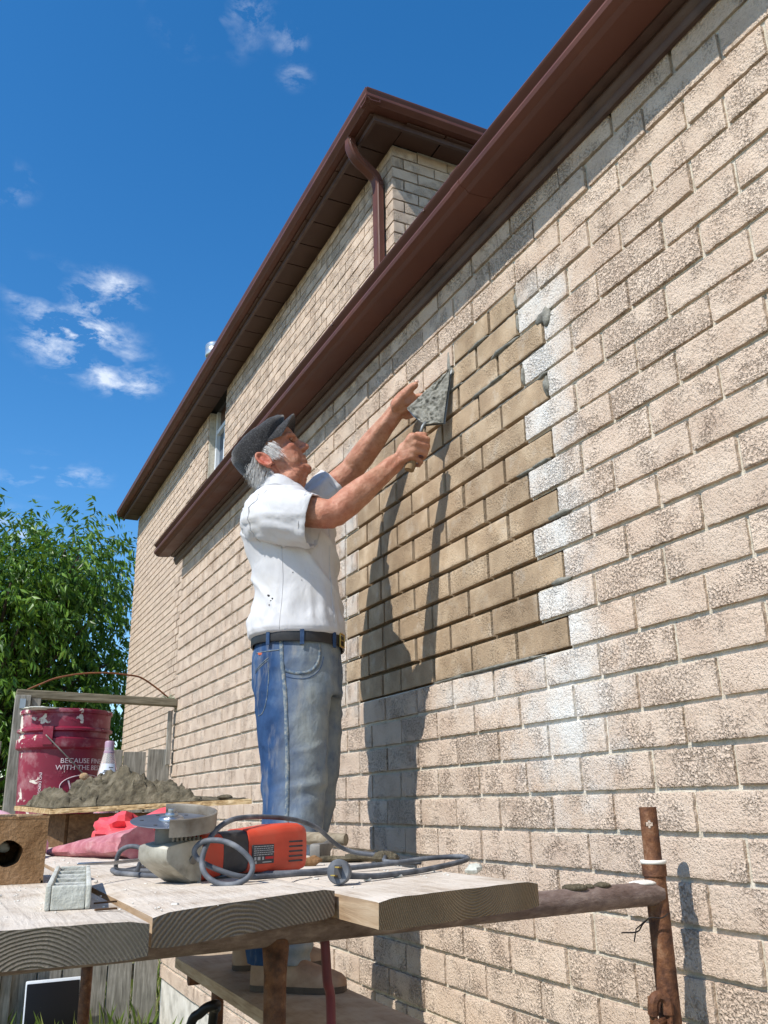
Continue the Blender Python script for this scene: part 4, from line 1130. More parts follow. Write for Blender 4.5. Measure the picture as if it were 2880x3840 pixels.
# ------------------------------------------------------------------ cords
cord1 = [(-0.56, -0.20, 1.2262), (-0.612, -0.155, 1.228), (-0.6, -0.12, 1.236), (-0.62, -0.09, 1.239), (-0.65, -0.077, 1.244), (-0.69, -0.089, 1.26), (-0.745, -0.135, 1.29), (-0.79, -0.165, 1.305), (-0.846, -0.215, 1.313), (-0.923, -0.27, 1.317), (-0.975, -0.319, 1.312), (-1.015, -0.37, 1.294), (-1.038, -0.402, 1.263), (-1.037, -0.417, 1.241), (-1.02, -0.432, 1.2275), (-0.997, -0.442, 1.2265), (-0.977, -0.445, 1.237), (-0.974, -0.442, 1.256), (-0.994, -0.429, 1.277), (-1.016, -0.412, 1.286), (-1.036, -0.392, 1.284), (-1.046, -0.384, 1.272), (-1.039, -0.386, 1.259), (-1.019, -0.397, 1.247), (-0.98, -0.414, 1.234), (-0.93, -0.393, 1.231), (-0.873, -0.364, 1.230), (-0.828, -0.33, 1.227), (-.78, -.30, 1.2260)]
mb = MB(); mb.tube(smooth_path(cord1, 6), .0042, 8)
tag(mb.build('power_cord', M['cord'], smooth=True), 'grey rubber cord looped in front of the orange grinder', 'cord')
ext = [(-.842, -.494, 1.233), (-0.81, -0.476, 1.230), (-0.773, -0.457, 1.2275), (-0.681, -0.406, 1.227), (-0.60, -0.353, 1.229), (-0.53, -0.305, 1.232), (-0.497, -0.268, 1.234), (-0.50, -0.240, 1.236), (-0.56, -0.232, 1.235), (-0.652, -0.256, 1.231), (-0.77, -0.289, 1.2285), (-0.84, -0.300, 1.2275), (-.90, -.28, 1.227), (-.96, -.20, 1.227), (-1.03, -.10, 1.227), (-1.09, -.06, 1.228), (-1.111, -.065, 1.231), (-1.107, -.09, 1.227), (-1.093, -.131, 1.2265), (-1.064, -.200, 1.2265), (-1.02, -.22, 1.2265), (-.96, -.14, 1.2265), (-.92, .02, 1.2265)]
xc = thing('extension_cord', (-.855, -.501, ZP), 'grey extension cord with a round two-blade plug on the right-hand plank', 'cord')
mb = MB(); mb.tube(smooth_path(ext, 6), .0045, 8); mb.build('cable', M['cord'], xc, smooth=True)
pd = (Vector((CAM.x, CAM.y, 1.27))-Vector((-.855, -.501, 1.238))).normalized()*.9+Vector((-.35, .05, .1)); pd.normalize()
pc = Vector((-.857, -.503, 1.2395))
mb = MB(); mb.lathe([(.006, -.022), (.0105, -.016), (.0165, -.006), (.0175, .0), (.0175, .008), (.016, .0095), (.0, .0096)], pc, 22, axis=pd, cap1=False); pg = mb.build('plug', M['cord'], xc, smooth=40)
up_ = (Vector((0, 0, 1))-pd*pd.z).normalized(); rt_ = pd.cross(up_)
mb = MB(); Rb = Matrix((rt_, up_, pd)).transposed()
for s_ in (-.0062, .0062):
    mb.box(pc+pd*.016-up_*s_*.9+rt_*s_*.5, (.0065, .0016, .015), Rb)
mb.build('blade', M['brass'], pg)
mb = MB(); mb.box(pc+pd*.0098, (.011, .018, .0012), Rb); mb.build('plug_face', M['blackp'], pg)
lc = [(-1.075, -.10, 1.2265), (-1.069, -0.106, 1.262), (-1.085, -0.085, 1.270), (-1.1, -0.066, 1.262), (-1.104, -0.055, 1.243), (-1.095, -.03, 1.2265), (-1.05, .03, 1.2265), (-.98, .15, 1.2265)]
mb = MB(); mb.tube(smooth_path(lc, 6), .0042, 8)
tag(mb.build('coiled_cord', M['cord'], smooth=True), 'short grey cord coil rising behind the grinder head', 'cord')
red = [(-.846, -.36, 1.226), (-.845, -.385, 1.19), (-0.843, -0.40, 1.162), (-0.842, -0.409, 1.127), (-0.838, -0.408, 1.08), (-0.828, -0.399, 1.02), (-.83, -.395, .7), (-.85, -.38, .3), (-.9, -.3, .02), (-1.2, .2, .02)]
mb = MB(); mb.tube(smooth_path(red[1:], 6), .0075, 10)
tag(mb.build('red_hose', simple('dark_red_rubber', [lin(70,20,26), lin(112,34,44), lin(54,44,44)], 9, 0.5), smooth=True), 'dark red hose hanging down from the plank beside the crossbar', 'hose')
hn = smooth_path([(-.86, .40, .0), (-.86, .37, .60), (-.855, .35, .86), (-.835, .325, .91), (-0.812, 0.307, 0.925), (-0.795, 0.345, 0.912), (-0.788, 0.40, 0.87), (-.78, .45, .6), (-.78, .46, 0)], 6)
mb = MB(); mb.tube(hn, .0105, 10)
tag(mb.build('steel_hoop', M['gloss'], smooth=True), 'black bent steel hoop rising below the standing plank', 'hoop')

# ------------------------------------------------------------------ small things on the planks
blk = thing('cored_block', (-1.33, -.05, ZP), 'brown clay block with a round core hole on the left plank', 'block')
bx0, bx1, by0, by1, bz1 = -1.425, -1.236, -.158, .02, ZP+.104
mb = MB(); hc = Vector((-1.292, 0, ZP+.047)); hr = .0205; nh = 24
outer = []; inner = []
for j in range(nh):
    t = 2*PI*j/nh; c_, s_ = math.cos(t), math.sin(t)
    inner.append((hc.x+hr*c_*(1+.06*math.sin(5*t)), hc.z+hr*s_*(1+.05*math.cos(3*t))))
    k = 1/max(abs(c_)/(bx1-hc.x if c_ > 0 else hc.x-bx0), abs(s_)/((bz1-hc.z) if s_ > 0 else (hc.z-ZP)))
    outer.append((hc.x+c_*k, hc.z+s_*k))
for y, flip in ((by0, 0), (by1, 1)):
    n0 = len(mb.v); mb.v += [Vector((x, y, z)) for x, z in outer]+[Vector((x, y, z)) for x, z in inner]
    for j in range(nh):
        k = (j+1) % nh; mb.f.append((n0+j, n0+k, n0+nh+k, n0+nh+j)); mb.mi.append(0)
for j in range(nh):
    k = (j+1) % nh; mb.f.append((nh+j, nh+k, 3*nh+k, 3*nh+j)); mb.mi.append(0); mb.f.append((j, k, 2*nh+k, 2*nh+j)); mb.mi.append(0)
for (x, z) in ((bx0, ZP), (bx1, ZP), (bx1, bz1), (bx0, bz1)): pass
mb.box(((bx0+bx1)/2, (by0+by1)/2, bz1-.002), (bx1-bx0+.001, by1-by0+.001, .004)); mb.box((bx1-.002, (by0+by1)/2, ZP+.05), (.0035, by1-by0+.0005, .0995)); mb.box(((bx0+bx1)/2, (by0+by1)/2, ZP+.0025), (bx1-bx0+.0005, by1-by0+.0005, .004))
mb.build('body', M['clay'], blk)
mb = MB()
for i in range(9): mb.bbox((random.uniform(bx0+.02, bx1-.01), by0+random.uniform(.0, .03), bz1+.001), (random.uniform(.015, .05), .02, .005), .0015, Matrix.Rotation(random.uniform(-.3, .3), 3, 'Z'))
mb.build('lit_top_crust', M['block_top'], blk)
mb = MB(); mb.tube([(hc.x, by1-.05, hc.z), (hc.x, by1-.03, hc.z)], hr*1.08, 16); mb.build('core_web', M['clay'], blk)
mb = MB(); blob(mb, (-1.298, by0+.06, ZP+.055), (.012, .012, .01), 4.4); mb.build('mortar_plug', M['tray'], blk, smooth=True)
tr = thing('mortar_tray', (-1.25, -.607, ZP), 'long mortar-stained white plastic tray with compartments on the left plank', 'tray', rz=-.135)
ty0, ty1, tx0, tx1, tz = -.607, -.215, -1.277, -1.2255, ZP+.0285
mb = MB()
for i, (c_, d) in enumerate((((tx0+.003, (ty0+ty1)/2, ZP+.0145), (.006, ty1-ty0, .028)), ((tx1-.003, (ty0+ty1)/2, ZP+.0142), (.006, ty1-ty0, .0275)), (((tx0+tx1)/2, ty0+.004, ZP+.0140), (tx1-tx0-.013, .008, .0268)), (((tx0+tx1)/2, ty1-.004, ZP+.0140), (tx1-tx0-.013, .008, .0268)))):
    mb.bbox(c_, d, .0018)
mb.build('shell', M['tray'], tr)
for i in range(1, 5):
    y = ty0+(ty1-ty0)*i/5; mb = MB(); mb.bbox(((tx0+tx1)/2, y, ZP+.013), (tx1-tx0-.013, .006, .0245), .0015); mb.build('divider', M['tray'], tr)
mb = MB(); mb.box(((tx0+tx1)/2, (ty0+ty1)/2, ZP+.004), (tx1-tx0-.0135, ty1-ty0-.017, .006)); mb.build('floor', M['tray'], tr)
mb = MB()
for i in range(5):
    y = ty0+(ty1-ty0)*(i+.62)/5; blob(mb, ((tx0+tx1)/2, y, ZP+.008), (.016, .018, .008), i*2.2)
mb.build('mortar_residue', M['block_top'], tr, smooth=True)
mb = MB(); mb.box((-1.200, -.56, ZP+.002), (.03, .003, .002), Matrix.Rotation(.3, 3, 'Z')); tag(mb.build('wood_splinter', M['crate']), 'thin dark wood splinter lying right of the white tray', 'splinter')
mb = MB(); mb.box((-1.212, -.640, ZP+.002), (.025, .006, .002), Matrix.Rotation(.15, 3, 'Z')); tag(mb.build('wood_splinter', M['crate']), 'broad dark splinter in front of the white tray, at the plank end', 'splinter')
mb = MB(); mb.tube([(-1.199, -.270, 1.2545), (-1.14, -.21, 1.250), (-1.066, -.140, 1.250)], [.0016, .0028, .0028], 6)
tag(mb.build('chisel', M['steel'], smooth=True), 'thin bright steel chisel propped between tray and grinder', 'chisel')
# red bag and pink sleeve behind the grinder
def crumple(c, r, seed, amp, sc, n=30, m=20):
    mb = MB(); mb.ell(c, r, n=n, m=m); c = Vector(c)
    for i, p in enumerate(mb.v):
        d = p-c; q = p*sc+Vector((seed, seed*.7, 0))
        vd, _ = noise.voronoi(q, distance_metric='DISTANCE', exponent=2.5)
        k = 1+amp*(vd[1]-vd[0]-.25)+amp*.5*noise.noise(q*.8)
        mb.v[i] = c+d*k
        if mb.v[i].z < ZP+.002: mb.v[i].z = ZP+.002+.002*noise.noise(q)
    return mb
mb = crumple((-.955, .66, ZP+.045), (.10, .10, .058), 2.0, 1.3, 14)
for i, p in enumerate(mb.v):
    if p.x > -.93 and p.z > ZP+.05: mb.v[i] = p+Vector((.06, -.05, .035))*min(1, (p.x+.93)*12)
tag(mb.build('red_bag', M['redbag'], smooth=28), 'crumpled bright red plastic bag behind the grinder disc', 'bag')
rs = []
for i in range(14):
    t = i/13; p = Vector((-1.135, .76, ZP+.010)).lerp(Vector((-.975, .40, ZP+.036)), t)
    ax_ = Vector((.16, -.36, 0)).normalized(); sd = Vector((.36, .16, 0)).normalized()
    r = .010+.050*t**.9; zr = .007+.028*t**.8; crk = lambda j: 1+.22*noise.noise(Vector((i*.55, math.cos(2*PI*j/28)*1.6, math.sin(2*PI*j/28)*1.6)))+.12*noise.noise(Vector((i*1.3, math.cos(2*PI*j/28)*3.5, math.sin(2*PI*j/28)*3.5)))
    rs.append([p+sd*math.cos(2*PI*j/28)*r*crk(j)+Vector((0, 0, math.sin(2*PI*j/28)*zr*crk(j))) for j in range(28)])
mb = MB(); mb.rings(rs)
tag(mb.build('cloth_sleeve', M['pinkcloth'], smooth=40), 'dusty pink cloth sleeve tapering to a point behind the tray', 'cloth')
mb = crumple((-1.30, .70, ZP+.045), (.14, .10, .062), 7.0, .5, 9)
tag(mb.build('pink_sack', M['palepink'], smooth=40), 'pale pink plastic sack behind the brown block', 'sack')
hm = thing('hammer', (-.64, .10, ZP), 'worn mason hammer with a grey wooden handle behind the grinder', 'hammer')
mb = MB(); mb.tube([(-.705, .19, ZP+.040), (-.66, .15, ZP+.043), (-.598, .075, ZP+.040)], [.0115, .0135, .0125], 12); mb.build('handle', M['hammerwood'], hm, smooth=40)
mb = MB(); mb.bbox((-.668, .050, ZP+.021), (.052, .026, .030), .006, Matrix.Rotation(.7, 3, 'Z')); mb.tube([(-.650, .066, ZP+.024), (-.632, .085, ZP+.032), (-.622, .098, ZP+.034)], [.013, .010, .005], 10); mb.build('head', M['iron'], hm, smooth=40)
for i, (x, y, r, mt_, lb_) in enumerate(((-.737, -.074, (.022, .012, .010), 'clay', 'small brown brick chip at the grinder tail'), (-.60, -.03, (.060, .020, .010), 'heap', 'flat smear of mortar on the plank under the cord'), (-.655, .01, (.03, .02, .008), 'heap', 'middle lump of dried mortar beside the hammer'), (-.595, -.11, (.026, .018, .013), 'heap', 'humped lump of mortar at the plank edge by the wall'), (-.796, -.467, (.007, .006, .006), 'lime', 'tiny pale pebble right of the electric plug'), (-.727, -.431, (.008, .005, .004), 'lime', 'pale mortar flake lying by the extension cord'), (-.597, -.45, (.016, .011, .009), 'tray', 'grey mortar crumb at the right-hand edge of the plank'))):
    mb = MB(); blob(mb, (x, y, ZP+r[2]*.75), r, i*4.1, 12, 8, .5, 40)
    for j, p in enumerate(mb.v):
        if p.z < ZP+.0005: p.z = ZP+.0005
    tag(mb.build('mortar_chip' if mt_ != 'clay' else 'brick_chip', M[mt_], smooth=30), lb_, 'chip')
# ------------------------------------------------------------------ the man
def skin_mat():
    m, nt, b = new_mat('skin'); N = NT(nt); v = N.coords('Object')
    at = N.node('ShaderNodeAttribute', attribute_name='flush'); fl = at.outputs['Fac']
    col = N.ramp(N.noise(v, 38, 6, 0.6), [(0.3, lin(156,108,82)), (0.5, lin(178,131,104)), (0.7, lin(194,150,124))])
    col = N.mix(N.math('MULTIPLY', fl, 0.9), col, lin(176,88,68))
    col = N.mix(N.rng(N.noise(v, 150, 3), 0.60, 0.74, 0, 0.35), col, lin(140,84,64))
    N.link(col, b.inputs['Base Color']); b.inputs['Roughness'].default_value = 0.52; b.inputs['Specular IOR Level'].default_value = 0.35
    b.inputs['Subsurface Weight'].default_value = 0.12; b.inputs['Subsurface Radius'].default_value = (1.0, 0.35, 0.2); b.inputs['Subsurface Scale'].default_value = 0.008
    h = N.math('ADD', N.noise(v, 85, 6, 0.65), N.math('MULTIPLY', N.noise(v, 28, 3, 0.5, 1.2), 0.7))
    N.link(N.bump(h, 0.5, 0.007), b.inputs['Normal'])
    return m
def cloth_mat(name, stops, scale, weave=900, rough=0.85, bump=0.2, sheen=0.2, folds=None):
    m, nt, b = new_mat(name); N = NT(nt); v = N.coords('Object')
    N.link(N.ramp(N.noise(v, scale, 6, 0.6), [(0.3+0.4*i/(len(stops)-1), c) for i, c in enumerate(stops)]), b.inputs['Base Color'])
    b.inputs['Roughness'].default_value = rough; b.inputs['Sheen Weight'].default_value = sheen; b.inputs['Specular IOR Level'].default_value = 0.15
    h = N.noise(v, weave, 2)
    nrm = N.bump(h, bump, 0.001)
    if folds: nrm = N.bump(N.noise(N.coords('Object', folds[0]), folds[1], 4, 0.5, 0.5), folds[2], 0.02, nrm)
    N.link(nrm, b.inputs['Normal']); return m
def jean_mat():
    m, nt, b = new_mat('faded_denim'); N = NT(nt); v = N.coords('Object')
    sp = N.node('ShaderNodeSeparateXYZ'); N.link(v, sp.inputs[0])
    base = N.ramp(N.noise(N.coords('Object', (1, 1, .45)), 9, 6, 0.62), [(0.3, lin(34,54,86)), (0.5, lin(50,76,112)), (0.7, lin(92,114,138))])
    # the fronts of the thighs are worn pale and dusty
    front = N.rng(N.math('ADD', sp.outputs['X'], N.math('MULTIPLY', N.noise(v, 7, 4), .14)), .015, .125)
    base = N.mix(N.math('MULTIPLY', front, N.rng(N.noise(v, 10, 6, 0.65), .3, .62, .2, .85)), base, lin(148,153,148))
    base = N.mix(N.rng(N.noise(N.coords('Object', (3, 3, .7)), 8, 6, 0.6), .56, .74, 0, .5), base, lin(156,152,140))
    tw = N.node('ShaderNodeTexWave', wave_type='BANDS', bands_direction='DIAGONAL'); tw.inputs['Scale'].default_value = 260; N.link(v, tw.inputs['Vector'])
    base = N.mix(0.12, base, tw.outputs[0], 'OVERLAY')
    N.link(base, b.inputs['Base Color']); b.inputs['Roughness'].default_value = 0.9; b.inputs['Specular IOR Level'].default_value = 0.1
    n1 = N.bump(N.noise(v, 700, 2), 0.25, 0.001)
    N.link(N.bump(N.noise(N.coords('Object', (1.2, 1.2, .8)), 26, 5, 0.55, 0.4), 0.35, 0.014, n1), b.inputs['Normal'])
    return m
M['skin'] = skin_mat()
M['shirt'] = cloth_mat('white_shirt', [lin(188,188,189), lin(200,200,201), lin(196,194,190)], 6, 1400, 0.8, 0.1, 0.1, folds=((1, 1, .6), 15, 0.35))
M['jeans'] = jean_mat()
M['denim_seam'] = cloth_mat('denim_seam', [lin(58,80,108), lin(104,116,124), lin(152,150,140)], 90, 800, .9, .4, 0)
M['dark_denim'] = cloth_mat('dark_denim', [lin(38,56,86), lin(62,84,114)], 60, 700, .9, .3, 0)
M['belt'] = simple('black_leather', [lin(22,20,20), lin(38,36,36)], 30, 0.5, bump=(90, 0.2, 0.002))
M['cap'] = cloth_mat('charcoal_tweed', [lin(26,26,27), lin(42,42,44), lin(78,78,79)], 230, 600, 0.95, 0.9, 0.3)
M['hair'] = simple('grey_hair', [lin(178,176,172), lin(222,220,216)], 60, 0.5, spec=0.4)
M['shoe'] = simple('tan_leather_shoe', [lin(120,92,70), lin(150,122,98), lin(170,146,122)], 18, 0.75, bump=(50, 0.3, 0.004))
M['sole'] = simple('shoe_sole', [lin(60,50,42), lin(92,80,68)], 20, 0.8)
M['trowel'] = simple('trowel_steel', [lin(120,124,124), lin(150,154,154)], 30, 0.55, 0.5)
M['stain'] = simple('black_stain', [lin(40,36,36)], 10, 0.9)
M['eye'] = simple('eye', [lin(60,46,40)], 10, 0.2)
M['brow'] = simple('brow_hair', [lin(150,128,112), lin(176,158,144)], 40, .7)

MO = Vector((-.41, .915, .86)); MR = math.atan2(-.4338, .9010)
man = thing('person', MO, 'man in white shirt, jeans and flat cap reaching up to trowel mortar into wall', 'person', rz=MR)
RM = Matrix.Rotation(MR, 3, 'Z')
def toW(p): return MO+RM @ Vector(p)
def toL(p): return RM.transposed() @ (Vector(p)-MO)

# head frame: tilted back, looking up at the work
HO = Vector((-.098, 0, 1.662)); th = math.radians(25)
fa = Vector((math.cos(th), 0, math.sin(th))); fb = Vector((-math.sin(th), 0, math.cos(th)))
yaw_h = math.radians(-4)
def HD(a, s, b): return HO+fa*a+fb*b+Vector((0, s, 0))
RH = Matrix((fa, Vector((0, 1, 0)), fb)).transposed()
sk = MB()
sk.ell(HD(-.006, 0, .018), (.098, .076, .090), RH, 24, 16)
sk.ell(HD(.040, 0, -.038), (.056, .062, .080), RH, 20, 14)
sk.ell(HD(.040, 0, .035), (.058, .062, .050), RH, 20, 12)
for s in (-1, 1):
    sk.caps([HD(-.018, s*.054, -.055), HD(.012, s*.048, -.085), HD(.068, s*.023, -.108)], [.016, .018, .017])
    sk.ell(HD(.035, s*.036, -.055), (.046, .026, .046), RH, 14, 10)
    sk.ell(HD(.028, s*.040, -.074), (.052, .021, .036), RH, 14, 10)
    sk.ell(HD(.056, s*.040, -.030), (.028, .023, .022), RH)
    sk.caps([HD(.070, s*.050, .014), HD(.089, s*.026, .016), HD(.094, s*.006, .010)], [.010, .0115, .010])
    sk.ell(HD(.103, s*.0125, -.040), (.012, .0075, .008), RH)
    sk.ell(HD(.055, s*.036, -.062), (.026, .018, .026), RH)
    # ear: rim, lobe and bowl
    ec = HD(-.040, s*.078, -.050)
    rim = [ec+fa*(.0185*math.cos(t)-.010*math.sin(t))+fb*(.031*math.sin(t))+Vector((0, s*(.010+.004*math.cos(t+2.6)), 0)) for t in [math.radians(d) for d in range(-60, 231, 24)]]
    sk.caps(rim, .0055, 8)
    sk.ell(ec+fa*.004-fb*.026+Vector((0, s*.005, 0)), (.010, .006, .010), RH, 10, 7)
    sk.ell(ec+Vector((0, s*.001, 0)), (.017, .006, .027), RH, 12, 8)
    sk.ell(ec+fa*.014-fb*.006+Vector((0, s*.005, 0)), (.007, .006, .009), RH, 8, 6)
sk.caps([HD(.092, 0, .008), HD(.104, 0, -.012), HD(.114, 0, -.028), HD(.117, 0, -.034)], [.0085, .0095, .0115, .0125])
sk.caps([HD(.084, -.024, -.074), HD(.096, -.009, -.067), HD(.097, 0, -.0665), HD(.096, .009, -.067), HD(.084, .024, -.074)], [.005, .0068, .0068, .0068, .005])
sk.caps([HD(.082, -.022, -.078), HD(.093, -.008, -.084), HD(.094, 0, -.085), HD(.093, .008, -.084), HD(.082, .022, -.078)], [.005, .0072, .0075, .0072, .005])
sk.ell(HD(.082, 0, -.112), (.021, .024, .020), RH)
sk.ell(HD(.068, 0, -.075), (.028, .036, .030), RH)
sk.caps([HD(.072, 0, -.114), (-.005, 0, 1.545)], [.020, .030])
for s in (-1, 1):
    sk.caps([HD(.052, s*.022, -.112), (-.025, s*.034, 1.548)], [.021, .036], 12); sk.ell(HD(.012, s*.034, -.095), (.048, .026, .030), RH, 14, 10)
# neck
sk.caps([(-.075, 0, 1.40), (-.072, 0, 1.50), (-.078, 0, 1.585)], [.070, .064, .060], 18)
sk.caps([(-.030, 0, 1.45), (-.030, 0, 1.535)], [.046, .044], 14)
for s in (-1, 1): sk.caps([(-.01, s*.02, 1.455), (-.085, s*.062, 1.575)], [.012, .014])
# trunk and legs below the clothes
sk.ell((-.03, 0, 1.25), (.10, .145, .22), None, 20, 14); sk.ell((0, 0, .93), (.105, .145, .13), None, 20, 12)
for s, ank in ((-1, (-.03, -.205, .06)), (1, (-.115, .125, .06))):
    sk.caps([(0, s*.085, .90), (.01, s*.095, .50), ank], [.075, .052, .038], 14)
# near arm
n_sh, n_el, n_wr = Vector((-.065, -.180, 1.392)), Vector((.135, -.245, 1.345)), Vector((.342, -.178, 1.548))
sk.caps([n_sh+Vector((-.02, .05, .01)), n_sh, n_sh.lerp(n_el, .5), n_el+Vector((-.02, 0, .0)), n_el+Vector((.004, .0, .004)), n_el.lerp(n_wr, .22), n_el.lerp(n_wr, .45), n_el.lerp(n_wr, .75), n_wr], [.055, .056, .053, .047, .046, .0475, .043, .033, .0285], 18)
sk.ell(n_el+Vector((-.008, -.002, -.022)), (.028, .028, .026))
# far arm
f_sh, f_el, f_wr = Vector((-.055, .175, 1.44)), Vector((.176, .185, 1.658)), Vector((.345, .020, 1.818))
sk.caps([f_sh+Vector((-.02, -.05, 0)), f_sh, f_sh.lerp(f_el, .5), f_el, f_el.lerp(f_wr, .25), f_el.lerp(f_wr, .5), f_el.lerp(f_wr, .78), f_wr], [.054, .055, .050, .046, .0475, .043, .034, .030], 18)
# near hand, a fist round the trowel handle
MCP = [(.397, -.226, 1.617), (.401, -.220, 1.595), (.398, -.213, 1.573), (.391, -.206, 1.553)]
PIP = [(.445, -.208, 1.612), (.445, -.202, 1.590), (.437, -.195, 1.567), (.421, -.186, 1.541)]
DIP = [(.444, -.176, 1.606), (.440, -.170, 1.586), (.430, -.165, 1.565), (.414, -.158, 1.541)]
TIP = [(.420, -.160, 1.610), (.417, -.155, 1.591), (.408, -.151, 1.571), (.396, -.147, 1.547)]
for i in range(4):
    k = (1, 1.03, 1, .9)[i]
    sk.caps([Vector(MCP[i]).lerp(n_wr, .25), MCP[i], PIP[i], DIP[i], TIP[i]], [.0115*k, .0125*k, .0108*k, .0098*k, .0085*k], 10)
    sk.caps([n_wr+Vector((.004, -.006, .004*(2-i))), Vector(MCP[i])+Vector((-.006, .006, 0))], [.018, .0155], 10)
sk.ell((.372, -.196, 1.576), (.032, .020, .036), Matrix.Rotation(.5, 3, 'Y'))
sk.caps([(.360, -.180, 1.575), (.384, -.190, 1.612), (.412, -.196, 1.635), (.436, -.196, 1.634)], [.018, .0155, .0118, .0095], 10)
# far hand, flat behind the trowel with the thumb up
sk.ell((.376, -.005, 1.842), (.040, .020, .036), Matrix.Rotation(-.75, 3, 'Y'))
sk.caps([f_wr, (.372, .0, 1.842)], [.029, .030], 12)
sk.caps([(.350, -.012, 1.832), (.378, -.040, 1.860), (.400, -.058, 1.876), (.415, -.068, 1.882)], [.026, .0205, .0158, .0128], 12)
sk.ell((.392, -.030, 1.848), (.030, .018, .030))
for i in range(4):
    d = i*.0175
    sk.caps([(.392-d*.2, .0+d*.55, 1.858-d), (.430-d*.15, -.012+d*.6, 1.866-d*1.05), (.462-d*.3, -.022+d*.6, 1.862-d*1.05), (.482-d*.4, -.028+d*.6, 1.854-d*1.05)], [.0125, .0108, .0096, .0085], 10)
me = sk.mesh('skin_src', M['skin'])
me = modded(me, ('REMESH', dict(mode='VOXEL', voxel_size=0.0042, adaptivity=0.0)), ('SMOOTH', dict(factor=0.5, iterations=4)))
me.name = 'body'
eyeL = [HD(.086, s*.031, -.002) for s in (-1, 1)]
fl_at = me.attributes.new('flush', 'FLOAT', 'POINT')
ears = [HD(-.040, s*.082, -.050) for s in (-1, 1)]; nose = HD(.112, 0, -.03)
for v in me.vertices:
    p = v.co.copy(); q = p-HO; a, b_, s = q.dot(fa), q.dot(fb), q.y
    fl = 0.15+.25*noise.noise(p*16)
    if p.z > 1.50 and q.length < .2:
        for e in eyeL:
            d = (p-e).length; v.co += (-fa*.006)*math.exp(-(d/.013)**2)
        if a > .04:   # mouth line, cheek fold, crow's feet and forehead lines
            v.co += -fa*.0022*math.exp(-((b_+.0755)/.0024)**2)*(1-sstep(.022, .034, abs(s)))
            fold = abs(s)-(.020+.20*(-.03-b_)); v.co += -fa*.0014*math.exp(-(fold/.004)**2)*sstep(-.09, -.07, b_)*(1-sstep(-.045, -.03, b_))
            v.co += -fa*.0012*math.sin((b_-.02)*700)*sstep(.015, .03, b_)
        fl += .55*math.exp(-((p-nose).length/.02)**2)+.30*math.exp(-((p-HD(.07, s and math.copysign(.045, s) or 0, -.03)).length/.03)**2)
        for e in ears: fl += .8*math.exp(-((p-e).length/.035)**2)
    if p.z < 1.60 and a > -.12 and abs(s) < .1 and p.z > 1.44: fl += .2; v.co += Vector((1, 0, 0))*.0012*math.sin(p.z*420+p.x*60)
    for e0, e1_ in ((n_el, n_wr), (f_el, f_wr)):
        ax_ = e1_-e0; tt = (p-e0).dot(ax_)/ax_.length_squared
        if -.1 < tt < 1.25 and (p-e0-ax_*tt).length < .06:
            rel = (p-e0-ax_*tt); an = math.atan2(rel.dot(Vector((0, 0, 1))), rel.y)
            v.co += rel.normalized()*(.0016*math.sin(an*7+tt*3+2*noise.noise(p*9))*sstep(.1, .5, tt)+.0022*noise.noise(p*24))
    for e in (n_el,): fl += .45*math.exp(-((p-e).length/.06)**2)
    fl_at.data[v.index].value = max(0, min(1, fl))
me.shade_smooth()
body = mesh_obj('body', me, man)
for s in (-1, 1):
    mb = MB(); mb.ell(HD(.0755, s*.031, -.0015), (.0095, .011, .0065), RH, 12, 8); mb.build('eyeball', M['eye'], body, smooth=True, local=True)
    mb = MB(); mb.caps([HD(.0790, s*.043, -.0005), HD(.0855, s*.031, .0035), HD(.085, s*.021, .0005)], .0030, 6); mb.caps([HD(.0780, s*.043, -.004), HD(.0835, s*.031, -.0065), HD(.084, s*.021, -.004)], .0024, 6); mb.build('eyelid', M['skin'], body, smooth=True, local=True)
    mb = MB()
    for i in range(26):
        t = i/25; p = HD(.092-.012*t, s*(.014+.036*t), .018+.004*math.sin(t*3)); mb.tube([p, p+fa*.004+fb*random.uniform(-.001, .005)+Vector((0, s*.006, 0))], [.0009, .0003], 4)
    mb.build('eyebrow', M['brow'], body, local=True)
mb = MB(); mb.ell(Vector((.4205, -.0745, 1.893)), (.007, .004, .006)); mb.build('thumb_nail', simple('nail', [lin(214,170,150)], 10, .4), body, smooth=True, local=True)

# hair: a fringe of grey strands round the ears and nape
hm_ = MB(); rh = random.Random(8)
def strand(p, d, ln, w_=.0007, droop=.5):
    P = [Vector(p)]; d = Vector(d).normalized()
    for i in range(4):
        d = (d+Vector((0, 0, -droop*.25))+Vector((rh.uniform(-.12, .12), rh.uniform(-.12, .12), rh.uniform(-.12, .12)))).normalized(); P.append(P[-1]+d*ln/4)
    hm_.tube(P, [w_, w_, w_*.9, w_*.6, w_*.2], 3, cap=False)
for s in (-1, 1):
    for i in range(520):
        a = rh.uniform(-.062, .016) if i % 2 else rh.uniform(-.095, -.045); b_ = rh.uniform(-.045, .008) if i % 2 else rh.uniform(-.095, -.01)
        if a < -.062: pass
        y = s*(.0765*math.sqrt(max(0, 1-(a/.115)**2))+.001)
        dr = (fa*(-.35 if a < -.05 else .55)+fb*-.55+Vector((0, s*.22, 0)))
        strand(HD(a, y, b_), dr, rh.uniform(.025, .045))
for i in range(620):
    t = rh.uniform(-1.2, 1.2); b_ = rh.uniform(-.10, .0)
    p = HD(-.006-.096*math.cos(t)*math.sqrt(max(.2, 1-((b_-.018)/.12)**2)), .074*math.sin(t), b_)
    strand(p, -fb*.9-fa*(.35+.3*rh.random())+Vector((0, math.sin(t)*.3, 0)), rh.uniform(.035, .065))
hm_.build('hair', M['hair'], man, local=True)

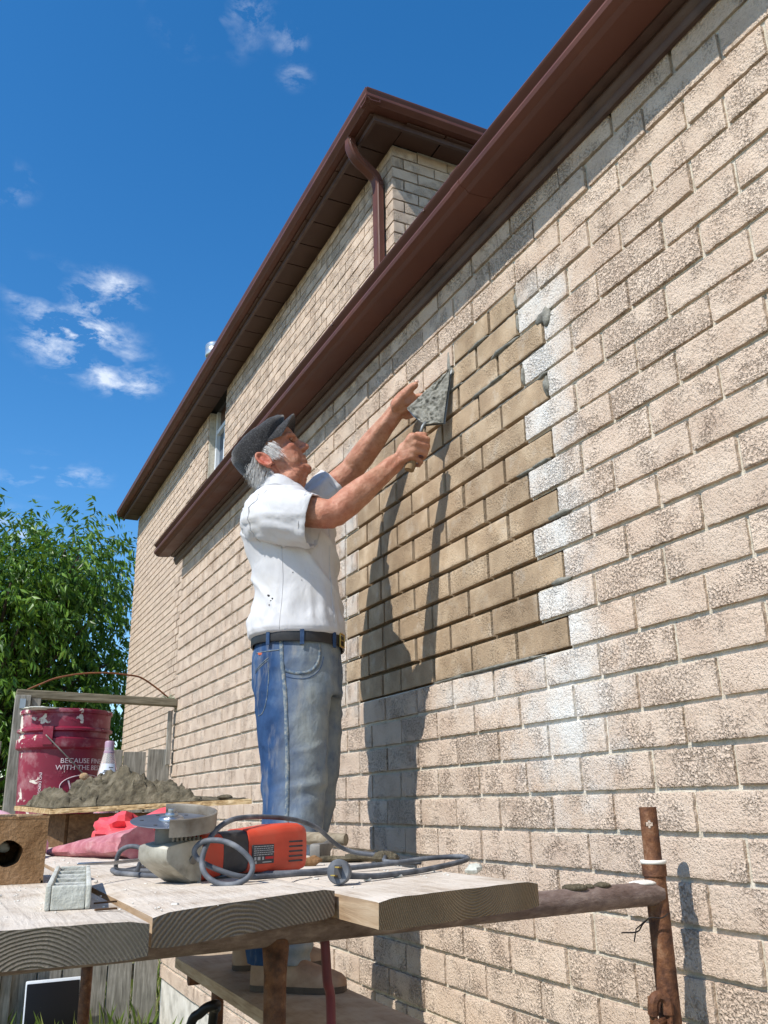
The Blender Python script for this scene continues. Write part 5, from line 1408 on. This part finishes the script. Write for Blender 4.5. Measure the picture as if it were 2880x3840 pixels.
# flat cap: tipped back on the head, its top sloping down into the visor
k1 = (fa*.8+fb*.6); k2 = (fa*-.6+fb*.8); KO = HD(-.020, 0, -.0025)
def KP(e, y, z): return KO+k1*e+k2*z+Vector((0, y, 0))
cp = MB(); nr = 48
CT = [(0, .0, .1045, .0825, .0, .0), (.10, .018, .124, .087, .010, .001), (.25, .026, .132, .091, .024, .005), (.42, .026, .124, .093, .042, .011), (.58, .020, .110, .090, .059, .017), (.72, .010, .092, .082, .073, .020), (.84, -.002, .070, .066, .085, .017), (.93, -.010, .046, .046, .092, .011), (.98, -.015, .025, .025, .096, .006), (1, -.016, .009, .009, .097, .002)]
def cap_ring(row, k=1.0):
    t0, c0_, rx, ry, z0_, tl = row; ring = []
    for j in range(nr):
        t = 2*PI*j/nr; c_, s_ = math.cos(t), math.sin(t)
        q = Vector((c_*2.2, s_*2.2, t0*3)); w_ = noise.noise(q)*.005*(t0 > .05)+noise.noise(q*2.5)*.0025*(t0 > .05)
        ring.append(KP((c0_+c_*(rx+w_))*k, s_*(ry+w_)*k, (z0_-tl*c_+w_*.6)*k))
    return ring
cp.rings([cap_ring(r_) for r_ in CT], cap0=False)
cp.rings([cap_ring(CT[2], .95), cap_ring(CT[0], .965), cap_ring(CT[0])], cap0=False, cap1=False)
capo = cp.build('flat_cap', M['cap'], man, smooth=True, local=True)
vz = MB(); top_, bot_ = [], []
NA, NRr = 24, 8
def visor(t, k):
    ang = math.radians(-80+160*t); c_, s_ = math.cos(ang), math.sin(ang)
    e = .096*c_+(.178*max(c_, 0)**.6-.096*c_)*k; y = .082*s_+(.080*s_-.082*s_)*k
    z = .004-.004*k-.020*(s_*s_)*k**.7-.012*k*k
    return KP(e, y, z)
for j in range(NRr+1):
    top_.append([visor(i/NA, j/NRr)+k2*.003 for i in range(NA+1)]); bot_.append([visor(i/NA, j/NRr)-k2*.003 for i in range(NA+1)])
vz.rings(top_, closed=False, cap0=False, cap1=False); vz.rings(bot_, closed=False, cap0=False, cap1=False)
vz.rings([top_[-1], [p-k2*.003+k1*.0025 for p in top_[-1]], bot_[-1]], closed=False, cap0=False, cap1=False)
vz.build('visor', M['cap'], capo, smooth=True, local=True)

# shirt: trunk, sleeves and collar
def lerp_tab(tab, h):
    for (h0, *a), (h1, *b_) in zip(tab, tab[1:]):
        if h0 <= h <= h1:
            t = (h-h0)/(h1-h0); t = t*t*(3-2*t)*.5+t*.5; return [x+(y-x)*t for x, y in zip(a, b_)]
    return tab[0][1:] if h < tab[0][0] else tab[-1][1:]
# height: back, front, half width
TR = [(.978, -.128, .128, .152), (.984, -.146, .150, .172), (.992, -.155, .159, .182), (1.005, -.158, .162, .186), (1.03, -.154, .159, .184), (1.08, -.143, .156, .180), (1.14, -.142, .150, .178), (1.22, -.158, .138, .182), (1.30, -.186, .134, .190), (1.36, -.195, .126, .196), (1.41, -.192, .108, .190), (1.445, -.184, .082, .164), (1.47, -.172, .060, .132), (1.492, -.155, .042, .104), (1.513, -.137, .024, .082), (1.525, -.128, .014, .074)]
sh = MB(); rs = []
NS, NH = 120, 150
for i in range(NH+1):
    h = .978+(1.525-.978)*i/NH
    bk_, fr_, hw_ = lerp_tab(TR, h); ring = []
    for j in range(NS):
        t = 2*PI*j/NS; c_, s_ = math.cos(t), math.sin(t)
        e = .80
        x = (fr_+bk_)/2+math.copysign(abs(c_)**e, c_)*(fr_-bk_)/2; y = math.copysign(abs(s_)**e, s_)*hw_
        p = Vector((x, y, h)); n_ = Vector((c_/(fr_-bk_)*2, s_/hw_, 0)).normalized()
        # folds: diagonal pulls from the armpit to the waist, bunching above the belt
        sgn = 1 if s_ < 0 else -1
        ac = x*.80+h*.60; al = x*.60-h*.80
        w1 = noise.noise(Vector((ac*11, al*3.0, y*3+5)))
        ridge = 1-abs(noise.noise(Vector((ac*13+3, al*3.2, y*2.5)))*2.3)
        low = 1-sstep(1.02, 1.20, h)
        rv = 1-abs(noise.noise(Vector((t*3.4, h*3.5+x*4, 7)))*2.3)
        amp = .010*sstep(.99, 1.06, h)*(1-sstep(1.36, 1.47, h))
        d = amp*(w1*.9+max(ridge, 0)**2.5*1.1*(1-low*.6)+max(rv, 0)**2.5*low-.45)
        d += .006*math.exp(-((h-1.05)/.03)**2)*noise.noise(Vector((t*3.2, h*10, 2)))
        d += .0022*math.exp(-((h-1.03)/.04)**2)*math.sin(t*17+h*60+2*noise.noise(Vector((t*2, 0, 0))))
        ring.append(p+n_*d)
    rs.append(ring)
sh.rings(rs, cap0=False, cap1=False)
shirt = sh.build('shirt', M['shirt'], man, smooth=True, local=True)
def sleeve(path, radii, seed, flat=(1, 1)):
    P = [Vector(p) for p in path]; pts = smooth_path(P, 9); m_ = len(pts); rr2 = []
    for i in range(m_):
        u = i/(m_-1)*(len(radii)-1); k = min(int(u), len(radii)-2); rr2.append(radii[k]+(radii[k+1]-radii[k])*(u-k))
    mb = MB(); out = []; n = 48
    T = [(pts[min(i+1, m_-1)]-pts[max(i-1, 0)]).normalized() for i in range(m_)]
    up = Vector((0, 0, 1)); u_ = (up-T[0]*up.dot(T[0])).normalized()
    frames = []
    for i in range(m_):
        u_ = (u_-T[i]*u_.dot(T[i])).normalized(); frames.append((u_.copy(), T[i].cross(u_)))
    def ring(i, off):
        a, b_ = frames[i]; res = []
        for j in range(n):
            t = 2*PI*j/n; f_ = .0
            q = Vector((math.cos(t)*2.2, math.sin(t)*2.2, i*.16+seed))
            f_ = .010*noise.noise(q)+.005*noise.noise(q*2.7)+.007*max(0, 1-abs(noise.noise(Vector((math.cos(t)*3, math.sin(t)*3+i*.10, i*.05+seed)))*3))**2-.003
            f_ *= min(1, i/6+.2)
            res.append(pts[i]+(a*math.cos(t)*flat[0]+b_*math.sin(t)*flat[1])*(rr2[i]+f_+off))
        return res
    rs = [ring(i, 0) for i in range(m_)]
    rs += [[p+T[-1]*.0015 for p in ring(m_-1, -.002)]]
    rs += [ring(i, -.005) for i in range(m_-1, m_//2, -1)]
    mb.rings(rs, cap0=False, cap1=False)
    return mb, rs[m_-1], rs[12]
mb, hem1, arm1 = sleeve([(-.108, -.095, 1.372), (-.088, -.150, 1.362), (-.035, -.200, 1.350), (.072, -.232, 1.330)], [.086, .090, .089, .087, .088], 3.0, (1.0, .90))
sl1 = mb.build('sleeve', M['shirt'], shirt, smooth=True, local=True)
mb, hem2, _ = sleeve([(-.085, .10, 1.43), (-.055, .155, 1.45), (.01, .185, 1.50), (.115, .188, 1.60)], [.085, .090, .084, .078, .076], 9.0)
sl2 = mb.build('sleeve', M['shirt'], shirt, smooth=True, local=True)
# stitched hem line and armhole seam
for hem, sl in ((hem1, sl1), (hem2, sl2)):
    c_ = sum(hem, Vector())/len(hem)
    back_ = (Vector((-.02, -.2 if hem is hem1 else .18, 1.37))-c_).normalized()*.022
    mb = MB(); mb.tube([p+back_+(p-c_).normalized()*.0012 for p in hem]+[hem[0]+back_+(hem[0]-c_).normalized()*.0012], .0012, 4, cap=False); mb.build('hem_seam', M['shirt'], sl, smooth=True, local=True)
mb = MB(); cA = sum(arm1, Vector())/len(arm1)
mb.tube([p+(p-cA).normalized()*(.0012+.0016*noise.noise(p*90)) for p in arm1]+[arm1[0]], .0022, 5, cap=False); mb.build('armhole_seam', M['shirt'], sl1, smooth=True, local=True)
# collar
co = MB(); rs = []
for lv, (dr, dz) in enumerate(((.004, -.006), (.002, .016), (.0, .034), (.004, .040), (.009, .036), (.013, .016), (.018, -.002))):
    ring = []
    for j in range(41):
        t = math.radians(28+304*j/40); c_, s_ = math.cos(t), math.sin(t)
        open_ = math.exp(-((j-0)/5)**2)+math.exp(-((40-j)/5)**2)
        x = -.056+c_*(.074+dr); y = s_*(.070+dr)
        z = 1.513+dz-.030*sstep(-.2, 1, c_)-(.020*open_ if lv > 3 else .006*open_)
        ring.append(Vector((x+(.018*open_ if lv > 4 else 0), y+(math.copysign(.016, s_)*open_ if lv > 4 else 0), z)))
    rs.append(ring)
co.rings(rs, closed=False, cap0=False, cap1=False); co.build('collar', M['shirt'], shirt, smooth=True, local=True)
bv_s = BVHTree.FromPolygons([v.co for v in shirt.data.vertices], [tuple(p.vertices) for p in shirt.data.polygons])
def onsurf(bv, p, d, lift):
    p = Vector(p); d = Vector(d).normalized()
    if p.y < -.4: p = Vector((p.x, -.15, p.z))-d*.35      # aim at the near side of the body
    loc_, nrm_, i_, ds_ = bv.ray_cast(p, d, 1.0)
    if loc_ is None: return None
    return loc_-Vector(d).normalized()*lift
def surf_strip(bv, pts, d, r, lift, k=6, n=5, sq=None):
    out = [onsurf(bv, p, d, lift) for p in smooth_path(pts, k)]
    out = [p for p in out if p is not None]
    mb = MB()
    if len(out) > 2: mb.tube(out, r, n, sq=sq)
    return mb
NEAR = Vector((0, 1, 0))                        # from the camera side into the body
mb = surf_strip(bv_s, [(.112, -.5, 1.42), (.125, -.5, 1.30), (.130, -.5, 1.15), (.140, -.5, 1.02)], Vector((-.35, 1, 0)).normalized(), .0016, .0005)
mb.build('placket_edge', M['shirt'], shirt, smooth=True, local=True)
mb = surf_strip(bv_s, [(-.035, -.5, 1.26), (-.03, -.5, 1.15), (-.035, -.5, 1.05), (-.04, -.5, .98)], NEAR, .0013, .0004); mb.build('side_seam', M['shirt'], shirt, smooth=True, local=True)
rq = random.Random(6)
for x, z, r in ((-.075, 1.105, .007), (-.062, 1.094, .005), (-.072, 1.075, .004), (-.068, 1.088, .003), (.002, 1.175, .0025), (.03, 1.15, .002)):
    p = onsurf(bv_s, (x, -.5, z), NEAR, .0006)
    if p:
        mb = MB(); mb.ell(p, (r*.9, .0009, r*.55), Matrix.Rotation(rq.uniform(-1, 1), 3, 'Y'), 8, 5); mb.build('stain', M['stain'], shirt, smooth=True, local=True)

# jeans
JN = [(.985, -.130, .140, .160), (.955, -.138, .148, .168), (.90, -.145, .152, .174), (.84, -.142, .152, .176), (.80, -.132, .150, .176)]
js_ = MB(); rs = []
for h, bk_, fr_, hw_ in JN:
    rs.append([Vector(((fr_+bk_)/2+math.copysign(abs(math.cos(t))**.85, math.cos(t))*(fr_-bk_)/2, math.copysign(abs(math.sin(t))**.85, math.sin(t))*hw_, h)) for t in [2*PI*j/40 for j in range(40)]])
js_.rings(rs)
LEGN = [(.86, .0, -.086, .128, .090), (.77, -.002, -.092, .120, .092), (.68, .002, -.098, .112, .094), (.58, .008, -.104, .103, .092), (.50, .008, -.112, .098, .090), (.43, .009, -.120, .094, .088), (.30, .000, -.145, .090, .084), (.18, -.010, -.175, .088, .080), (.085, -.018, -.200, .092, .078), (.062, -.018, -.202, .092, .078)]
LEGF = [(.86, .022, .086, .125, .088), (.77, .030, .090, .118, .090), (.68, .034, .094, .112, .090), (.58, .032, .098, .105, .088), (.50, .026, .102, .100, .086), (.43, .018, .106, .096, .084), (.30, -.02, .112, .092, .082), (.18, -.07, .120, .088, .078), (.085, -.105, .125, .090, .076), (.062, -.105, .125, .090, .076)]
for LG in (LEGN, LEGF):
    rs = []
    for h, x, y, rx, ry in LG: rs.append([Vector((x+math.cos(t)*rx, y+math.sin(t)*ry, h)) for t in [2*PI*j/32 for j in range(32)]])
    js_.rings(rs)
jm = modded(js_.mesh('jeans_src', M['jeans']), ('REMESH', dict(mode='VOXEL', voxel_size=0.0065)), ('SMOOTH', dict(factor=0.5, iterations=6)))
jm.name = 'jeans'
jnrm = [v.normal.copy() for v in jm.vertices]
for v in jm.vertices:
    p = v.co; n_ = jnrm[v.index]
    lift = .0
    r1 = noise.noise(Vector((p.x*5, p.y*5, p.z*9))); r2 = 1-abs(noise.noise(Vector((p.x*6+p.z*7, p.y*6, p.z*10-p.x*5)))*2.4)
    lift += .003*r1+.0035*max(r2, 0)**2
    # creases at the hip joint and behind the knee
    lift += .0018*math.sin(p.z*95+p.x*40+3*r1)*math.exp(-((p.z-.80)/.07)**2)*sstep(-.02, .1, p.x)
    lift += .002*math.sin(p.z*80-p.x*50+4*r1)*math.exp(-((p.z-.5)/.09)**2)
    lift += .006*math.sin(p.z*75+3*r1)*math.exp(-((p.z-.12)/.08)**2)
    v.co = p+n_*(lift-.003)
jm.shade_smooth()
jeans = mesh_obj('jeans', jm, man)
bv_j = BVHTree.FromPolygons([v.co for v in jm.vertices], [tuple(p.vertices) for p in jm.polygons])
def jstrip(name, pts, mat, r=.0028, lift=.0006, d=NEAR, sq=None, n=6):
    mb = surf_strip(bv_j, pts, d, r, lift, 6, n, sq)
    if mb.v: mb.build(name, mat, jeans, smooth=True, local=True)
Y_ = -.6
def ribbon(name, pts, mat, wd, d, side):
    P = smooth_path(pts, 8); L1, L2 = [], []
    for i, p in enumerate(P):
        tg = (P[min(i+1, len(P)-1)]-P[max(i-1, 0)]).normalized(); sv = tg.cross(Vector((0, 1, 0))).normalized()*side
        w_ = wd*(1+.25*noise.noise(p*60))
        a_ = onsurf(bv_j, p-sv*w_, d, .0012); b2 = onsurf(bv_j, p+sv*w_, d, .0012); c2 = onsurf(bv_j, p, d, .0026)
        if a_ and b2 and c2: L1.append([a_+d*.004, a_, c2, b2, b2+d*.004])
    mb = MB()
    if len(L1) > 2: mb.rings(L1, closed=False, cap0=False, cap1=False); mb.build(name, mat, jeans, smooth=True, local=True)
DV = Vector((-.25, 1, 0)).normalized()
ribbon('side_seam', [(-.033, Y_, .962), (-.026, Y_, .88), (-.016, Y_, .80), (-.010, Y_, .72), (-.004, Y_, .60), (-.002, Y_, .45), (-.002, Y_, .36)], M['denim_seam'], .0062, NEAR, 1)
ribbon('front_pocket', [(-.024, Y_, .868), (.0, Y_, .860), (.03, Y_, .858), (.058, Y_, .866), (.078, Y_, .885), (.088, Y_, .915), (.086, Y_, .95)], M['denim_seam'], .0052, DV, 1)
jstrip('pocket_stitch', [(-.026, Y_, .850), (.0, Y_, .843), (.034, Y_, .841), (.066, Y_, .852), (.090, Y_, .876), (.101, Y_, .912)], M['dark_denim'], .0010, .0004, DV)
for off in (0, .007):
    jstrip('back_pocket', [(-.128, Y_, .868+off), (-.10, Y_, .885+off), (-.070, Y_, .902+off)], M['denim_seam'], .0016, .0006, Vector((.35, 1, 0)).normalized())
jstrip('back_pocket', [(-.070, Y_, .902), (-.066, Y_, .84), (-.070, Y_, .775), (-.085, Y_, .742), (-.105, Y_, .735)], M['denim_seam'], .0015, .0005, Vector((.35, 1, 0)).normalized())
jstrip('fly_seam', [(.6, -.045, .965), (.6, -.035, .90), (.6, -.03, .84), (.6, -.01, .79)], M['denim_seam'], .0022, .0006, Vector((-1, 0, 0)))
jstrip('waist_seam', [(-.13, Y_, .932), (-.08, Y_, .930), (-.03, Y_, .932)], M['denim_seam'], .0016, .0005, Vector((.3, 1, 0)).normalized())
p = onsurf(bv_j, (-.105, Y_, .925), Vector((.35, 1, 0)).normalized(), .001)
if p: mb = MB(); mb.bbox(p, (.018, .003, .007), .001, Matrix.Rotation(-.35, 3, 'Z') @ Matrix.Rotation(.12, 3, 'Y')); mb.build('pocket_tab', simple('orange_tab', [lin(190,90,60)], 9, .8), jeans, local=True)
# belt with loops and buckle
def waist(t, h, o):
    bk_, fr_, hw_ = -.138, .148, .168
    return Vector(((fr_+bk_)/2+math.copysign(abs(math.cos(t))**.85, math.cos(t))*((fr_-bk_)/2+o), math.copysign(abs(math.sin(t))**.85, math.sin(t))*(hw_+o), h))
NB = 72; mb = MB()
mb.rings([[waist(2*PI*j/NB, h-.004*math.cos(2*PI*j/NB), o) for j in range(NB)] for h, o in ((.958, .004), (.958, .0085), (.962, .0095), (.992, .0095), (.996, .0085), (.996, .004), (.958, .004))], cap0=False, cap1=False)
belt = mb.build('belt', M['belt'], man, smooth=35, local=True)
for deg in (-117, -82, -38, 40, 120):
    t = math.radians(deg); p = waist(t, .975-.004*math.cos(t), .0115); n_ = Vector((math.cos(t), math.sin(t), 0))
    mb = MB(); mb.bbox(p, (.004, .013, .058), .0012, Matrix.Rotation(math.atan2(n_.y, n_.x), 3, 'Z')); mb.build('belt_loop', M['dark_denim'], jeans, local=True)
t = math.radians(-20); p = waist(t, .973, .013); R_ = Matrix.Rotation(t*.8, 3, 'Z')
mb = MB()
for c_, d in (((0, 0, .020), (.004, .042, .005)), ((0, 0, -.020), (.004, .042, .005)), ((0, .0205, 0), (.0042, .005, .040)), ((0, -.0205, 0), (.0042, .005, .040)), ((.001, 0, 0), (.003, .04, .003))): mb.bbox(p+R_ @ Vector(c_), d, .001, R_)
mb.build('buckle', M['brass'], belt, local=True)
# shoes
def shoe(heel, toe, parent, label=None):
    heel, toe = Vector(heel), Vector(toe); ax_ = (toe-heel).normalized(); ln = (toe-heel).length; sd = Vector((-ax_.y, ax_.x, 0))
    up_ = MB(); so = MB(); rs, r2 = [], []
    prof = [(0, .020, .060), (.03, .030, .080), (.10, .036, .092), (.22, .037, .094), (.34, .038, .088), (.46, .042, .074), (.60, .047, .058), (.74, .049, .046), (.86, .045, .038), (.95, .032, .030), (1.0, .014, .020)]
    for t, w_, h in prof:
        c_ = heel+ax_*ln*t; ring = []
        for j in range(18):
            a = PI*j/17; ring.append(c_+sd*math.cos(a)*w_+Vector((0, 0, .014+math.sin(a)**.8*h)))
        rs.append(ring); r2.append([c_+sd*w_*1.07+Vector((0, 0, .016)), c_-sd*w_*1.07+Vector((0, 0, .016)), c_-sd*w_*1.05+Vector((0, 0, .0008)), c_+sd*w_*1.05+Vector((0, 0, .0008))])
    up_.rings(rs, closed=True); o_ = up_.build('shoe', M['shoe'], parent, smooth=50, local=True)
    so.rings(r2); so.build('sole', M['sole'], o_, smooth=40, local=True)
    lc_ = MB()
    for t, h in ((.40, .086), (.45, .080), (.50, .073)): c_ = heel+ax_*ln*t; lc_.tube([c_+sd*.022+Vector((0, 0, h-.006)), c_+Vector((0, 0, h+.010)), c_-sd*.022+Vector((0, 0, h-.006))], .0022, 6)
    lc_.build('lace', M['sole'], o_, local=True)
shoe((-.089, -.200, 0), (.168, -.252, 0), man)
shoe((-.193, .105, 0), (.086, .180, 0), man)

# ------------------------------------------------------------------ trowel, held in the near hand
hA, hB = toW((.427, -.180, 1.662)), toW((.380, -.188, 1.512))
tw = thing('trowel', hB, 'brick trowel coated in wet grey mortar, held against the wall', 'trowel')
ha = (hA-hB).normalized()
mb = MB(); mb.tube([hB, hB+ha*.012, hB+ha*.05, hB+ha*.10, hA-ha*.018], [.0165, .0172, .0150, .0125, .0105], 14); mb.build('handle', wood_mat('trowel_handle', [lin(112,88,62), lin(150,126,96), lin(170,148,120)], 'z'), tw, smooth=40)
tip, cl_, cr_t, hl = Vector((-.018, .501, 2.734)), Vector((-.118, .645, 2.628)), Vector((-.042, .523, 2.536)), Vector((-.092, .570, 2.538))
mb = MB(); mb.tube([hA-ha*.02, hA+ha*.01, hl+(tip-hl)*.06], [.006, .0055, .006], 8); mb.build('tang', M['trowel'], tw, smooth=True)
nrm_t = (cl_-tip).cross(cr_t-tip).normalized()
if nrm_t.dot(CAM-tip) < 0: nrm_t = -nrm_t
out_ = [tip, tip.lerp(cl_, .3)+(tip-hl)*0, tip.lerp(cl_, .7), cl_, cl_.lerp(hl, .35)+(hl-tip)*.02, hl+(cl_-hl)*.18, hl, hl+(cr_t-hl)*.25, cr_t.lerp(hl, .2), cr_t, tip.lerp(cr_t, .6), tip.lerp(cr_t, .3)]
mb = MB(); mb.rings([[p-nrm_t*.008 for p in out_], [p-nrm_t*.006 for p in out_]]); bl_ = mb.build('blade', M['trowel'], tw)
# mortar coat on the blade: a lumpy skin
mt = MB(); N1, N2 = 44, 30; idx = {}
def blade_pt(u, v_):        # u heel->tip, v across
    base = hl.lerp(tip, u); lft = (hl.lerp(cl_, min(1, u/.30)) if u < .30 else cl_.lerp(tip, (u-.30)/.70)); rgt = (hl.lerp(cr_t, min(1, u/.12)) if u < .12 else cr_t.lerp(tip, (u-.12)/.88))
    return lft.lerp(rgt, v_)
for i in range(N1+1):
    for j in range(N2+1):
        u, v_ = .01+.985*i/N1, .015+.97*j/N2; p = blade_pt(u, v_)
        e = min(v_, 1-v_, (1-u)*1.6, u*3)
        q = p*60
        vd, _ = noise.voronoi(p*70, distance_metric='DISTANCE', exponent=2.5)
        h = .0032+sstep(0, .10, e)*(.0065+.006*noise.noise(q)+.007*noise.noise(p*120)+.006*(.4-vd[0])) * (1.0 if u < .62 or v_ < .4 else .45)
        mt.v.append(p+nrm_t*max(h, .0026))
for i in range(N1):
    for j in range(N2):
        a = i*(N2+1)+j; mt.f.append((a, a+1, a+N2+2, a+N2+1)); mt.mi.append(0)
tag(mt.build('mortar_coat', M['wet_mortar'], bl_, smooth=50))
